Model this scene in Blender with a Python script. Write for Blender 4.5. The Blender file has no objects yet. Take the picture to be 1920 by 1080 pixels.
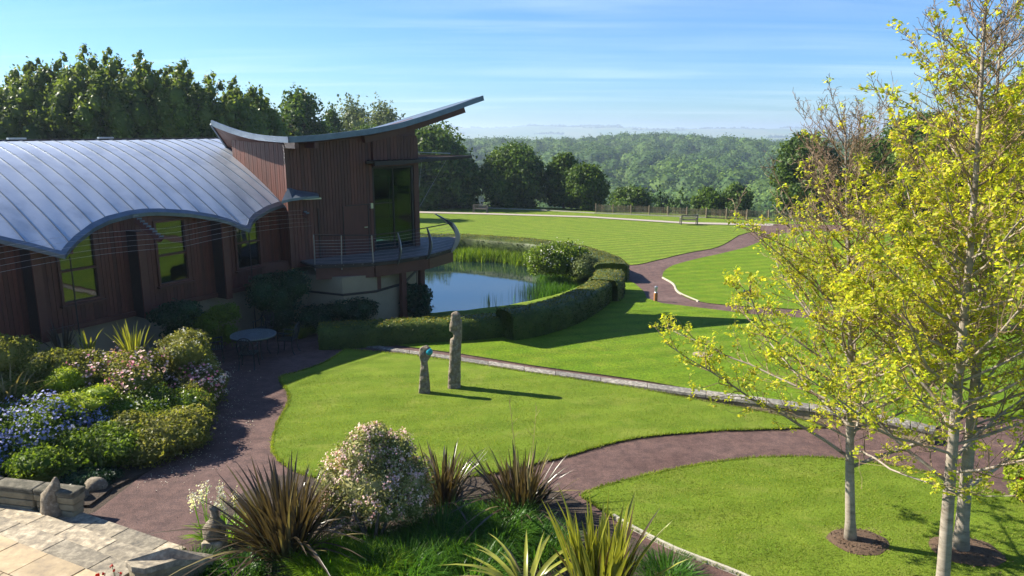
import bpy, bmesh, math, random
import numpy as np
from mathutils import Vector, Matrix, noise
from mathutils.geometry import delaunay_2d_cdt
R = math.radians
random.seed(7); RNG = np.random.default_rng(7)
SC = bpy.context.scene; COL = SC.collection
# ------------------------------------------------------------------ camera
F, PITCH, CH = 1390.0, R(12), 6.8
cam = bpy.data.cameras.new('camera'); co = bpy.data.objects.new('camera', cam); COL.objects.link(co)
co.location = (0, 0, CH); co.rotation_euler = (R(90) - PITCH, 0, 0)
cam.sensor_width = 36; cam.lens = F / 1920 * 36; cam.clip_end = 30000; cam.clip_start = .1
SC.camera = co
SC.render.resolution_x, SC.render.resolution_y = 1024, 576
# ------------------------------------------------------------------ sky, sun, exposure
SUN_EL, SUN_AZ = R(36), (-.953, .303)
w = bpy.data.worlds.new('World'); SC.world = w; w.use_nodes = True
nt = w.node_tree; nt.nodes.clear(); N = nt.nodes.new; L = nt.links.new
out = N('ShaderNodeOutputWorld'); bg = N('ShaderNodeBackground'); bg.inputs[1].default_value = .075
sky = N('ShaderNodeTexSky'); sky.sky_type = 'NISHITA'; sky.sun_disc = False
sky.sun_elevation = SUN_EL; sky.sun_rotation = math.atan2(SUN_AZ[0], SUN_AZ[1])
sky.altitude = 100; sky.air_density = 1.0; sky.dust_density = .25; sky.ozone_density = 3.5
# thin cirrus: streaky noise on the direction projected to a high layer
geo = N('ShaderNodeTexCoord'); sep = N('ShaderNodeSeparateXYZ'); L(geo.outputs['Generated'], sep.inputs[0])
def wm(op, a, b=None, clamp=False):
    n = N('ShaderNodeMath'); n.operation = op; n.use_clamp = clamp
    for i, q in enumerate((a, b)):
        if q is None: continue
        if isinstance(q, (int, float)): n.inputs[i].default_value = q
        else: L(q, n.inputs[i])
    return n.outputs[0]
zz = wm('MAXIMUM', sep.outputs[2], .02)
zz = wm('ADD', zz, .06)
px_ = wm('DIVIDE', sep.outputs[0], zz); py_ = wm('DIVIDE', sep.outputs[1], zz)
cmb = N('ShaderNodeCombineXYZ'); L(px_, cmb.inputs[0]); L(py_, cmb.inputs[1])
mp = N('ShaderNodeMapping'); mp.inputs['Rotation'].default_value = (0, 0, R(-20)); mp.inputs['Scale'].default_value = (.22, 1.15, 1)
L(cmb.outputs[0], mp.inputs[0])
n1 = N('ShaderNodeTexNoise'); n1.inputs['Scale'].default_value = 1.0; n1.inputs['Detail'].default_value = 9; n1.inputs['Roughness'].default_value = .55; n1.inputs['Distortion'].default_value = .6
L(mp.outputs[0], n1.inputs['Vector'])
n2 = N('ShaderNodeTexNoise'); n2.inputs['Scale'].default_value = .35; n2.inputs['Detail'].default_value = 3; L(cmb.outputs[0], n2.inputs['Vector'])
cr = N('ShaderNodeValToRGB'); cr.color_ramp.elements[0].position = .44; cr.color_ramp.elements[1].position = .76; L(n1.outputs[0], cr.inputs[0])
cr2 = N('ShaderNodeValToRGB'); cr2.color_ramp.elements[0].position = .3; cr2.color_ramp.elements[1].position = .62; L(n2.outputs[0], cr2.inputs[0])
cov = wm('MULTIPLY', wm('MULTIPLY', cr.outputs[0], cr2.outputs[0]), .42)
tint = N('ShaderNodeMixRGB'); tint.blend_type = 'MULTIPLY'; tint.inputs[0].default_value = 1; L(sky.outputs[0], tint.inputs[1]); tint.inputs[2].default_value = (.42, .64, .90, 1)
mx = N('ShaderNodeMixRGB'); L(cov, mx.inputs[0]); L(tint.outputs[0], mx.inputs[1]); mx.inputs[2].default_value = (5.8, 6.8, 7.7, 1)
L(mx.outputs[0], bg.inputs[0]); L(bg.outputs[0], out.inputs[0])
sl = bpy.data.lights.new('sun', 'SUN'); sl.energy = 5; sl.angle = R(.5); sl.color = (1, .93, .80)
so = bpy.data.objects.new('sun', sl); COL.objects.link(so)
sd = Vector((SUN_AZ[0] * math.cos(SUN_EL), SUN_AZ[1] * math.cos(SUN_EL), math.sin(SUN_EL)))
so.rotation_euler = sd.to_track_quat('Z', 'Y').to_euler()
vs = SC.view_settings; vs.view_transform = 'Standard'; vs.look = 'None'; vs.gamma = 1; vs.use_curve_mapping = False; vs.exposure = 1.38
# ------------------------------------------------------------------ projection and terrain
def ray(u, v):
    xc = (u - 960) / F; yc = (540 - v) / F
    return (xc, math.cos(PITCH) + yc * math.sin(PITCH), -math.sin(PITCH) + yc * math.cos(PITCH))
def atz(u, v, z):
    d = ray(u, v); t = (z - CH) / d[2]; return Vector((d[0] * t, d[1] * t, z))
def aty(u, v, y):
    d = ray(u, v); t = y / d[1]; return Vector((d[0] * t, y, CH + d[2] * t))
POND = [tuple(atz(u, v, -1.85)[:2]) for u, v in [(640, 492), (760, 488), (850, 486), (930, 490), (1000, 508), (1040, 528), (1040, 548), (1005, 566), (955, 584), (900, 602), (800, 618), (690, 610), (640, 560)]]
PP = np.array(POND)
def pond_sd(X, Y):
    X = np.asarray(X, float); Y = np.asarray(Y, float); d = np.full(X.shape, 1e9); ins = np.zeros(X.shape, bool)
    for i in range(len(PP)):
        a = PP[i]; b = PP[(i + 1) % len(PP)]; ab = b - a
        t = np.clip(((X - a[0]) * ab[0] + (Y - a[1]) * ab[1]) / (ab @ ab), 0, 1)
        d = np.minimum(d, np.hypot(X - a[0] - ab[0] * t, Y - a[1] - ab[1] * t))
        c = ((a[1] > Y) != (b[1] > Y)) & (X < (b[0] - a[0]) * (Y - a[1]) / (b[1] - a[1] + 1e-12) + a[0]); ins ^= c
    return np.where(ins, -d, d)
def sst(a, b, t):
    t = np.clip((t - a) / (b - a), 0, 1); return t * t * (3 - 2 * t)
def gz0(X, Y):
    X = np.asarray(X, float); Y = np.asarray(Y, float)
    return -1.3 * sst(19, 42, Y) - .022 * np.clip(Y - 40, 0, 60)
def gzn(X, Y):
    X = np.asarray(X, float); Y = np.asarray(Y, float)
    z = gz0(X, Y)
    z = z + -38 * sst(0, 100, Y - (92 - .62 * np.clip(X, 0, 34))) + 17 * sst(400, 850, Y) - 22 * sst(950, 1800, Y)
    z = z + 18 * sst(1800, 4500, Y)
    hills = sst(4300, 5600, Y) * (49 + 9 * np.sin(X / 700.0 + 1.2) + 5 * np.sin(X / 290.0) + 2 * np.sin(X / 110.0))
    z = z + hills * (1 - .5 * sst(-200, -2400, X))
    far = sst(200, 500, Y)
    z = z + far * (3.5 * np.sin(X / 85.0) + 2.5 * np.sin(X / 37.0 + Y / 90.0))
    return z
def gzp(X, Y):
    z = gzn(X, Y); d = pond_sd(X, Y)
    return np.where(d < 1.8, z + (-2.7 - z) * sst(1.8, -.6, d), z)
def gz(x, y): return float(gzn(x, y))
def g(u, v, dz=0, fn=None):
    d = ray(u, v); hi = 2.0
    while hi < 150 and CH + d[2] * hi > gz(d[0] * hi, d[1] * hi) + dz: hi += .5
    lo = hi - .5
    for _ in range(24):
        t = (lo + hi) / 2
        if CH + d[2] * t > gz(d[0] * t, d[1] * t) + dz: lo = t
        else: hi = t
    return Vector((d[0] * lo, d[1] * lo, CH + d[2] * lo))
def ppm(y, z=0): return F / (y * math.cos(PITCH) - (z - CH) * math.sin(PITCH))
# ------------------------------------------------------------------ materials
def newmat(name):
    m = bpy.data.materials.new(name); m.use_nodes = True; t = m.node_tree
    return m, t, t.nodes['Principled BSDF'], t.nodes['Material Output']
def c4(c): return (c[0], c[1], c[2], 1)
def ramp(t, cols, pos=None):
    r = t.nodes.new('ShaderNodeValToRGB'); e = r.color_ramp.elements
    while len(e) < len(cols): e.new(.5)
    for i, c in enumerate(cols):
        e[i].position = pos[i] if pos else i / (len(cols) - 1); e[i].color = c4(c)
    return r
def coords(t, scale=(1, 1, 1), rot=(0, 0, 0), world=True):
    g_ = t.nodes.new('ShaderNodeNewGeometry') if world else t.nodes.new('ShaderNodeTexCoord')
    m = t.nodes.new('ShaderNodeMapping'); m.inputs['Scale'].default_value = scale; m.inputs['Rotation'].default_value = rot
    t.links.new(g_.outputs['Position'] if world else g_.outputs['Object'], m.inputs[0]); return m.outputs[0]
def noisetex(t, vec, scale, detail=6, rough=.55, dist=0):
    n = t.nodes.new('ShaderNodeTexNoise'); n.inputs['Scale'].default_value = scale; n.inputs['Detail'].default_value = detail
    n.inputs['Roughness'].default_value = rough; n.inputs['Distortion'].default_value = dist; t.links.new(vec, n.inputs['Vector']); return n.outputs[0]
def mixc(t, fac, a, b, mode='MIX'):
    m = t.nodes.new('ShaderNodeMixRGB'); m.blend_type = mode
    for i, q in enumerate((fac, a, b)):
        if isinstance(q, (int, float)): m.inputs[i].default_value = q
        elif isinstance(q, tuple): m.inputs[i].default_value = c4(q)
        else: t.links.new(q, m.inputs[i])
    return m.outputs[0]
def bump(t, p, h, strength=.5, dist=.02):
    b = t.nodes.new('ShaderNodeBump'); b.inputs['Strength'].default_value = strength; b.inputs['Distance'].default_value = dist
    t.links.new(h, b.inputs['Height']); t.links.new(b.outputs[0], p.inputs['Normal'])
def surf(name, cols, scale=4, rough=.8, metal=0, bs=.4, bd=.01, bscale=None, sc=(1, 1, 1), pos=None, spec=.5, detail=8, island=0):
    m, t, p, o = newmat(name); v = coords(t, sc); n = noisetex(t, v, scale, detail, .65)
    r = ramp(t, cols, pos or [.3 + .4 * i / (len(cols) - 1) for i in range(len(cols))]); t.links.new(n, r.inputs[0]); c = r.outputs[0]
    if island:
        gi = t.nodes.new('ShaderNodeNewGeometry') if island == 1 else t.nodes.new('ShaderNodeObjectInfo')
        rr = ramp(t, [(.72, .72, .72), (1.25, 1.2, 1.15)]); t.links.new(gi.outputs['Random Per Island' if island == 1 else 'Random'], rr.inputs[0]); c = mixc(t, 1.0, c, rr.outputs[0], 'MULTIPLY')
    t.links.new(c, p.inputs['Base Color']); p.inputs['Roughness'].default_value = rough; p.inputs['Metallic'].default_value = metal
    p.inputs['Specular IOR Level'].default_value = spec
    if bs: bump(t, p, noisetex(t, v, bscale or scale * 4, 8, .7), bs, bd)
    return m
def leafmat(name, cols, trans=.35, rough=.5, patch=.5, pos=None, spec=.2, objrand=False):
    m, t, p, o = newmat(name); gi = t.nodes.new('ShaderNodeNewGeometry')
    r = ramp(t, cols, pos); t.links.new(gi.outputs['Random Per Island'], r.inputs[0])
    v = coords(t); n = noisetex(t, v, patch, 3); rr = ramp(t, [(.7, .7, .7), (1.3, 1.25, 1.1)], [.35, .65]); t.links.new(n, rr.inputs[0])
    c = mixc(t, 1.0, r.outputs[0], rr.outputs[0], 'MULTIPLY')
    if objrand:
        oi = t.nodes.new('ShaderNodeObjectInfo'); r5 = ramp(t, [(.62, .7, .75), (.95, .95, .9), (1.35, 1.2, .9)]); t.links.new(oi.outputs['Random'], r5.inputs[0]); c = mixc(t, 1.0, c, r5.outputs[0], 'MULTIPLY')
    t.links.new(c, p.inputs['Base Color'])
    p.inputs['Roughness'].default_value = rough; p.inputs['Specular IOR Level'].default_value = spec
    tr = t.nodes.new('ShaderNodeBsdfTranslucent'); tc = mixc(t, 1.0, c, (1.25, 1.2, .55), 'MULTIPLY'); t.links.new(tc, tr.inputs[0])
    ms = t.nodes.new('ShaderNodeMixShader'); ms.inputs[0].default_value = trans
    t.links.new(p.outputs[0], ms.inputs[1]); t.links.new(tr.outputs[0], ms.inputs[2]); t.links.new(ms.outputs[0], o.inputs[0]); return m
def grassmat(name, a, b, dry, stripe=0, ang=0, width=1.0, fine=40):
    m, t, p, o = newmat(name); v = coords(t)
    n = noisetex(t, v, 1.2, 8, .6); r = ramp(t, [a, b], [.35, .65]); t.links.new(n, r.inputs[0])
    n2 = noisetex(t, coords(t, (1, 1.6, 1), (0, 0, .3)), .8, 9, .7, .6); r2 = ramp(t, [(0, 0, 0), (1, 1, 1)], [.5, .72]); t.links.new(n2, r2.inputs[0])
    k = t.nodes.new('ShaderNodeMath'); k.operation = 'MULTIPLY'; k.inputs[1].default_value = .55; t.links.new(r2.outputs[0], k.inputs[0])
    c = mixc(t, k.outputs[0], r.outputs[0], dry)
    n3 = noisetex(t, coords(t, (1, 1, 1)), fine, 4, .8); r3 = ramp(t, [(.6, .62, .6), (1.4, 1.36, 1.3)], [.32, .68]); t.links.new(n3, r3.inputs[0]); c = mixc(t, 1.0, c, r3.outputs[0], 'MULTIPLY')
    if stripe:
        wv = t.nodes.new('ShaderNodeTexWave'); wv.wave_type = 'BANDS'; wv.inputs['Scale'].default_value = .314 / width; wv.inputs['Distortion'].default_value = 1.6; wv.inputs['Detail'].default_value = 2; wv.inputs['Detail Scale'].default_value = .3
        t.links.new(coords(t, (1, 1, 1), (0, 0, ang)), wv.inputs[0])
        r4 = ramp(t, [(1 - stripe,) * 3, (1 + stripe,) * 3], [.3, .7]); t.links.new(wv.outputs[1], r4.inputs[0]); c = mixc(t, 1.0, c, r4.outputs[0], 'MULTIPLY')
    t.links.new(c, p.inputs['Base Color']); p.inputs['Roughness'].default_value = .9; p.inputs['Specular IOR Level'].default_value = .08
    bump(t, p, n3, .9, .05); return m
M = {}
M['lawn_near'] = grassmat('mown_grass_near', (.12, .19, .018), (.17, .24, .026), (.27, .28, .065), .05, R(78), .8)
M['lawn_far'] = grassmat('mown_grass_striped', (.10, .16, .017), (.14, .195, .022), (.19, .2, .04), .13, R(62), 1.1, 9)
M['lawn_mid'] = grassmat('mown_grass_mid', (.085, .16, .009), (.13, .20, .013), (.19, .2, .03), .07, R(70), 1.2, 14)
M['blade'] = leafmat('grass_blade', [(.12, .20, .018), (.18, .265, .026), (.30, .32, .08)], .5, .6, .8, spec=.12)
M['tarmac'] = surf('red_tarmac', [(.065, .040, .037), (.088, .056, .052), (.115, .075, .07)], 1.6, .85, 0, .8, .012, 70, detail=10)
m, t, p, o = newmat('red_tarmac_worn'); v = coords(t)
c1 = ramp(t, [(.088, .050, .043), (.11, .066, .057), (.14, .088, .077)], [.3, .5, .7]); t.links.new(noisetex(t, v, .45, 10, .62, .4), c1.inputs[0])
sp = noisetex(t, v, 55, 3, .9); c2 = ramp(t, [(.55, .55, .55), (1, 1, 1), (1.7, 1.65, 1.6)], [.32, .5, .68]); t.links.new(sp, c2.inputs[0])
st = noisetex(t, coords(t, (1, 1, 1)), 3.5, 12, .75); c3 = ramp(t, [(.72, .72, .74), (1.12, 1.1, 1.08)], [.42, .56]); t.links.new(st, c3.inputs[0])
t.links.new(mixc(t, 1.0, mixc(t, 1.0, c1.outputs[0], c2.outputs[0], 'MULTIPLY'), c3.outputs[0], 'MULTIPLY'), p.inputs['Base Color']); p.inputs['Roughness'].default_value = .88; p.inputs['Specular IOR Level'].default_value = .3; bump(t, p, sp, .9, .015); M['tarmac'] = m
M['far_path'] = surf('pale_gravel', [(.28, .24, .2), (.36, .31, .27)], 3, .9, 0, .2)
M['kerb'] = surf('kerb_stone', [(.32, .29, .22), (.45, .42, .34)], 5, .85, 0, .4)
M['soil'] = surf('dark_soil', [(.03, .02, .013), (.07, .048, .03)], 6, .95, 0, 1, .05, 18)
M['mulch'] = surf('bark_mulch', [(.07, .04, .022), (.16, .10, .06)], 14, .95, 0, 1, .04, 40)
M['coping'] = surf('lichen_stone', [(.10, .095, .085), (.17, .16, .14), (.30, .29, .25)], 11, .9, 0, .7, .015, 22, island=2, pos=[.36, .5, .62])
M['slab'] = surf('sandstone_slab', [(.24, .19, .13), (.36, .28, .17), (.46, .37, .24)], 4.5, .9, 0, .4, .008, 18, island=2)
M['step'] = surf('lichened_step_stone', [(.10, .09, .075), (.25, .215, .155), (.48, .42, .31)], 7, .9, 0, .6, .01, 24, island=2)
M['wallstone'] = surf('rubble_stone', [(.12, .1, .06), (.26, .21, .12), (.33, .28, .17)], 3, .95, 0, .8, .02, 18)
M['mossy'] = surf('mossy_dark_stone', [(.035, .035, .02), (.09, .08, .055), (.2, .18, .13)], 6, .95, 0, .8, .02, 20)
M['menhir'] = surf('rough_brown_stone', [(.11, .085, .055), (.2, .16, .11), (.33, .29, .22)], 15, .9, 0, 1, .03, 16)
M['zinc'] = surf('zinc_sheet', [(.36, .40, .46), (.50, .54, .61), (.56, .60, .66)], .9, .36, .35, .35, .015, 2.2, detail=9, spec=.5)
M['zinc_edge'] = surf('lead_edging', [(.10, .13, .17), (.17, .21, .26)], 3, .45, .5, .2)
M['board'] = surf('red_brown_boarding', [(.075, .022, .014), (.125, .036, .022)], 1.5, .6, 0, .2, .004, 14, (6, 6, 1), island=1)
M['beam'] = surf('red_brown_timber', [(.08, .024, .016), (.12, .038, .025)], 2, .55, 0, .15, .004, 12)
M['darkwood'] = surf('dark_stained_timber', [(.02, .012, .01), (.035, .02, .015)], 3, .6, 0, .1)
M['render'] = surf('cream_render', [(.24, .19, .12), (.31, .25, .16)], 1.5, .9, 0, .2)
M['deck'] = surf('grey_decking', [(.10, .09, .085), (.17, .15, .14)], 3, .7, 0, .2, .004, 20, island=1)
M['steel'] = surf('brushed_steel', [(.35, .34, .32), (.5, .48, .45)], 10, .35, .9, .05)
M['iron'] = surf('painted_cast_iron', [(.018, .024, .026), (.035, .045, .048)], 12, .35, .4, .1, .002)
M['iron_lit'] = surf('pale_blue_lit_iron', [(.16, .2, .21), (.24, .28, .3)], 12, .3, .3, .1, .002)  # light caught by the tabletop put into a paler iron colour
M['white'] = surf('white_fabric', [(.5, .53, .55), (.6, .63, .65)], 5, .8, 0, .1)
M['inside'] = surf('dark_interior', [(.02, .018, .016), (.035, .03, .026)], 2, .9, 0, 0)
M['carpet'] = surf('teal_carpet', [(.02, .10, .13), (.03, .14, .17)], 8, .9, 0, 0)
M['bench'] = surf('weathered_bench_timber', [(.12, .105, .085), (.2, .175, .14)], 6, .8, 0, .2)
M['pale_wood'] = surf('chestnut_paling', [(.2, .15, .1), (.32, .25, .17)], 6, .85, 0, .2, island=1)
M['bollard'] = surf('orange_timber', [(.32, .13, .04), (.42, .19, .07)], 6, .6, 0, .1)
M['cap'] = surf('galvanised_cap', [(.45, .46, .46), (.6, .6, .6)], 8, .3, .8, 0)
M['blueglass'] = surf('turquoise_glass', [(.0, .16, .22), (.03, .32, .38)], 14, .15, 0, 0)
M['signblue'] = surf('slate_blue_panel', [(.10, .14, .19), (.13, .17, .22)], 4, .4, 0, 0)
M['bark'] = surf('dark_bark', [(.05, .04, .03), (.10, .08, .06)], 5, .95, 0, .8, .02, 15, (1, 1, .3))
M['birch'] = surf('pale_smooth_bark', [(.10, .075, .05), (.25, .21, .165), (.36, .31, .25)], 3.5, .8, 0, .5, .008, 14, (1, 1, 3.2), pos=[.3, .45, .7])
M['twig'] = surf('tan_twig_bark', [(.17, .11, .065), (.3, .21, .13)], 8, .8, 0, .1)
def glassmat(name, f0, tint, dark):
    m, t, p, o = newmat(name); t.nodes.remove(p)
    gl = t.nodes.new('ShaderNodeBsdfGlossy'); gl.inputs['Roughness'].default_value = .01; gl.inputs[0].default_value = c4(tint)
    tr = t.nodes.new('ShaderNodeBsdfTransparent'); tr.inputs[0].default_value = c4(dark)
    fr = t.nodes.new('ShaderNodeFresnel'); fr.inputs[0].default_value = f0
    v = coords(t); b = t.nodes.new('ShaderNodeBump'); b.inputs['Strength'].default_value = .03; b.inputs['Distance'].default_value = .05; t.links.new(noisetex(t, v, 1.3, 2), b.inputs['Height']); t.links.new(b.outputs[0], gl.inputs['Normal'])
    ms = t.nodes.new('ShaderNodeMixShader'); t.links.new(fr.outputs[0], ms.inputs[0]); t.links.new(tr.outputs[0], ms.inputs[1]); t.links.new(gl.outputs[0], ms.inputs[2]); t.links.new(ms.outputs[0], o.inputs[0]); return m
M['towerglass'] = glassmat('tower_glass', 1.42, (.6, .8, .85), (.6, .7, .68)); M['glass'] = glassmat('window_glass', 2.2, (.82, .88, .9), (.75, .8, .8))
m, t, p, o = newmat('pond_water'); p.inputs['Base Color'].default_value = (.008, .02, .02, 1); p.inputs['Roughness'].default_value = .015; p.inputs['IOR'].default_value = 2.3
wb = noisetex(t, coords(t, (1, 2.5, 1)), 2.2, 3); bump(t, p, wb, .06, .02); M['water'] = m
# far terrain: fields and hedgerow patches
m, t, p, o = newmat('far_fields')
vo = t.nodes.new('ShaderNodeTexVoronoi'); vo.inputs['Scale'].default_value = .006; t.links.new(coords(t, (1, .35, 1)), vo.inputs['Vector'])
r = ramp(t, [(.05, .10, .02), (.10, .17, .03), (.17, .19, .05), (.06, .12, .02)]); t.links.new(vo.outputs['Color'], r.inputs[0])
nn = noisetex(t, coords(t), .25, 8, .7); rr = ramp(t, [(.6, .65, .6), (1.2, 1.2, 1.2)], [.3, .7]); t.links.new(nn, rr.inputs[0])
t.links.new(mixc(t, 1.0, r.outputs[0], rr.outputs[0], 'MULTIPLY'), p.inputs['Base Color']); p.inputs['Roughness'].default_value = .9; M['field'] = m
LM = dict(
    dark=leafmat('dark_tree_leaf', [(.035, .07, .016), (.07, .13, .025), (.12, .185, .04)], .36, .5, .35),
    mid=leafmat('mid_tree_leaf', [(.035, .075, .014), (.07, .13, .02), (.12, .19, .03)], .4, .5, .35),
    poplar=leafmat('poplar_leaf', [(.07, .12, .024), (.12, .175, .036), (.17, .22, .06)], .45, .42, .4),
    pale=leafmat('pale_tree_leaf', [(.09, .12, .05), (.14, .18, .075), (.2, .24, .11)], .3, .5, .3),
    rust=leafmat('bronze_tree_leaf', [(.05, .06, .02), (.09, .09, .03), (.13, .12, .04)], .3, .5, .5),
    wood=leafmat('woodland_leaf', [(.045, .10, .018), (.07, .135, .022), (.10, .17, .03)], .25, .7, .05, objrand=True),
    yellow=leafmat('young_yellow_leaf', [(.32, .42, .04), (.48, .54, .05), (.62, .60, .08), (.54, .42, .08)], .6, .45, 1.2, pos=[0, .45, .85, 1]),
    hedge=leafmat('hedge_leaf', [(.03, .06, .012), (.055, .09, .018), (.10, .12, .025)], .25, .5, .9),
    hedgesun=leafmat('hedge_sunlit_top', [(.12, .15, .02), (.18, .19, .03), (.25, .2, .045)], .35, .5, .9),  # sunlight on the hedge tops put into a brighter leaf colour
    olive=leafmat('olive_shrub_leaf', [(.12, .15, .03), (.20, .22, .05), (.30, .29, .11)], .5, .5, 1.5),
    shrub=leafmat('green_shrub_leaf', [(.07, .13, .015), (.12, .20, .025), (.2, .27, .05)], .5, .5, 1.5),
    lime=leafmat('lime_bract', [(.18, .27, .02), (.27, .36, .03), (.35, .42, .05)], .45, .5, 2),
    limedark=leafmat('euphorbia_bract', [(.10, .16, .02), (.15, .21, .03)], .35, .5, 2),
    darkshrub=leafmat('dark_shrub_leaf', [(.012, .035, .018), (.02, .055, .025), (.03, .07, .03)], .2, .4, 1.5),
    variegated=leafmat('cream_edged_leaf', [(.10, .14, .04), (.26, .28, .10), (.45, .42, .24)], .3, .5, 2),
    pinkf=leafmat('pink_blossom', [(.62, .32, .38), (.74, .52, .54), (.8, .7, .66)], .3, .6, 2),
    hotpink=leafmat('bright_pink_blossom', [(.68, .14, .28), (.78, .3, .42), (.8, .5, .55)], .3, .6, 2),
    whitef=leafmat('white_blossom', [(.7, .7, .6), (.8, .8, .74)], .3, .6, 2),
    bluef=leafmat('blue_blossom', [(.15, .18, .50), (.26, .30, .62), (.44, .46, .74)], .3, .6, 2),
    redf=leafmat('red_blossom', [(.5, .01, .01), (.6, .03, .02)], .2, .5, 2),
    phor=leafmat('bronze_sword_leaf', [(.03, .02, .018), (.05, .036, .022), (.08, .06, .035), (.19, .15, .12)], .25, .3, 3, spec=.6),
    phory=leafmat('yellow_striped_sword_leaf', [(.12, .16, .03), (.22, .25, .04), (.38, .34, .05)], .35, .3, 3, spec=.6),
    phorg=leafmat('tan_sword_leaf', [(.10, .09, .04), (.2, .17, .08), (.3, .26, .14)], .25, .35, 3),
    daylily=leafmat('strap_leaf', [(.035, .11, .015), (.06, .16, .02), (.11, .23, .03)], .5, .35, 1),
    tuft=leafmat('bright_tuft_leaf', [(.12, .27, .012), (.19, .36, .02), (.28, .42, .04)], .5, .4, 1),
    reed=leafmat('reed_leaf', [(.06, .13, .012), (.12, .21, .02), (.2, .28, .03)], .45, .45, 1),
    sedge=leafmat('golden_sedge_leaf', [(.12, .17, .02), (.2, .24, .03)], .4, .45, 1),
    straw=leafmat('straw_stem', [(.3, .25, .13), (.4, .34, .2)], .3, .6, 1),
)
# ------------------------------------------------------------------ object helpers
ORG = {}
def tag(o, label=None, cat=None, group=None, kind=None):
    if label: o['label'] = label
    if cat: o['category'] = cat
    if group: o['group'] = group
    if kind: o['kind'] = kind
    return o
def thing(name, label, cat, loc=(0, 0, 0), rz=0, group=None):
    o = bpy.data.objects.new(name, None); COL.objects.link(o); o.location = loc; o.rotation_euler = (0, 0, rz); o.empty_display_size = .2
    tag(o, label, cat, group); ORG[o.name] = Vector(loc) if rz == 0 else Vector((0, 0, 0)); return o
def link(name, me, mat=None, parent=None):
    o = bpy.data.objects.new(name, me); COL.objects.link(o)
    if mat is not None and not me.materials:
        for q in (mat if isinstance(mat, (list, tuple)) else [mat]): me.materials.append(q)
    if parent is not None:
        o.parent = parent; ORG[o.name] = ORG.get(parent.name, Vector())
    return o
def copy_tree(o, parent=None):
    c = o.copy(); COL.objects.link(c); c.parent = parent
    for k in ('kind',):
        if k in o.keys(): c[k] = o[k]
    for ch in list(o.children): copy_tree(ch, c)
    return c
class MB:
    def __init__(s): s.v = []; s.f = []; s.m = []
    def add(s, vs, fs, mi=0):
        b = len(s.v); s.v += [tuple(q) for q in vs]; s.f += [tuple(i + b for i in q) for q in fs]; s.m += [mi] * len(fs); return s
    def box(s, c, d, rz=0, mi=0, M4=None):
        x, y, z = d[0] / 2, d[1] / 2, d[2] / 2; cs, sn = math.cos(rz), math.sin(rz); vs = []
        for a in ((-x, -y, -z), (x, -y, -z), (x, y, -z), (-x, y, -z), (-x, -y, z), (x, -y, z), (x, y, z), (-x, y, z)):
            vs.append((c[0] + a[0] * cs - a[1] * sn, c[1] + a[0] * sn + a[1] * cs, c[2] + a[2]))
        return s.add(vs, [(0, 3, 2, 1), (4, 5, 6, 7), (0, 1, 5, 4), (1, 2, 6, 5), (2, 3, 7, 6), (3, 0, 4, 7)], mi)
    def bar(s, a, b, w, h, mi=0):   # rectangular bar, w sideways, h in the plane of up
        a = Vector(a); b = Vector(b); d = (b - a).normalized(); up = Vector((0, 0, 1))
        if abs(d.z) > .95: up = Vector((0, 1, 0))
        sd_ = d.cross(up).normalized(); u2 = sd_.cross(d).normalized(); vs = []
        for q in (a, b):
            for i, j in ((-1, -1), (1, -1), (1, 1), (-1, 1)): vs.append(q + sd_ * i * w / 2 + u2 * j * h / 2)
        return s.add(vs, [(0, 3, 2, 1), (4, 5, 6, 7), (0, 1, 5, 4), (1, 2, 6, 5), (2, 3, 7, 6), (3, 0, 4, 7)], mi)
    def tube(s, pts, r, n=6, mi=0, caps=True):
        pts = [Vector(q) for q in pts]; rs = r if isinstance(r, (list, tuple)) else [r] * len(pts); vs = []; prev = None
        for i, q in enumerate(pts):
            d = (pts[min(i + 1, len(pts) - 1)] - pts[max(i - 1, 0)]).normalized()
            if prev is None: up = Vector((0, 0, 1)) if abs(d.z) < .9 else Vector((1, 0, 0)); a = d.cross(up).normalized()
            else: a = (prev - d * prev.dot(d)).normalized()
            prev = a; b = d.cross(a)
            for k in range(n):
                th = 2 * math.pi * k / n; vs.append(q + (a * math.cos(th) + b * math.sin(th)) * rs[i])
        fs = []
        for i in range(len(pts) - 1):
            for k in range(n): fs.append((i * n + k, i * n + (k + 1) % n, (i + 1) * n + (k + 1) % n, (i + 1) * n + k))
        if caps: fs.append(tuple(range(n))[::-1]); fs.append(tuple(range((len(pts) - 1) * n, len(pts) * n)))
        return s.add(vs, fs, mi)
    def prism(s, poly, z0, z1, mi=0):   # poly world xy; z0,z1 numbers or per-vertex lists
        n = len(poly); A = z0 if isinstance(z0, (list, tuple)) else [z0] * n; B = z1 if isinstance(z1, (list, tuple)) else [z1] * n
        area = sum(poly[i][0] * poly[(i + 1) % n][1] - poly[(i + 1) % n][0] * poly[i][1] for i in range(n))
        vs = [(p_[0], p_[1], A[i]) for i, p_ in enumerate(poly)] + [(p_[0], p_[1], B[i]) for i, p_ in enumerate(poly)]
        fs = [tuple(range(n))[::-1], tuple(range(n, 2 * n))] + [(i, (i + 1) % n, n + (i + 1) % n, n + i) for i in range(n)]
        if area < 0: fs = [q[::-1] for q in fs]
        return s.add(vs, fs, mi)
    def lathe(s, c, prof, n=16, mi=0):
        vs = []; fs = []
        for (r, z) in prof:
            for k in range(n): th = 2 * math.pi * k / n; vs.append((c[0] + r * math.cos(th), c[1] + r * math.sin(th), c[2] + z))
        for i in range(len(prof) - 1):
            for k in range(n): fs.append((i * n + k, i * n + (k + 1) % n, (i + 1) * n + (k + 1) % n, (i + 1) * n + k))
        fs.append(tuple(range(n))[::-1]); fs.append(tuple(range((len(prof) - 1) * n, len(prof) * n)))
        return s.add(vs, fs, mi)
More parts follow.
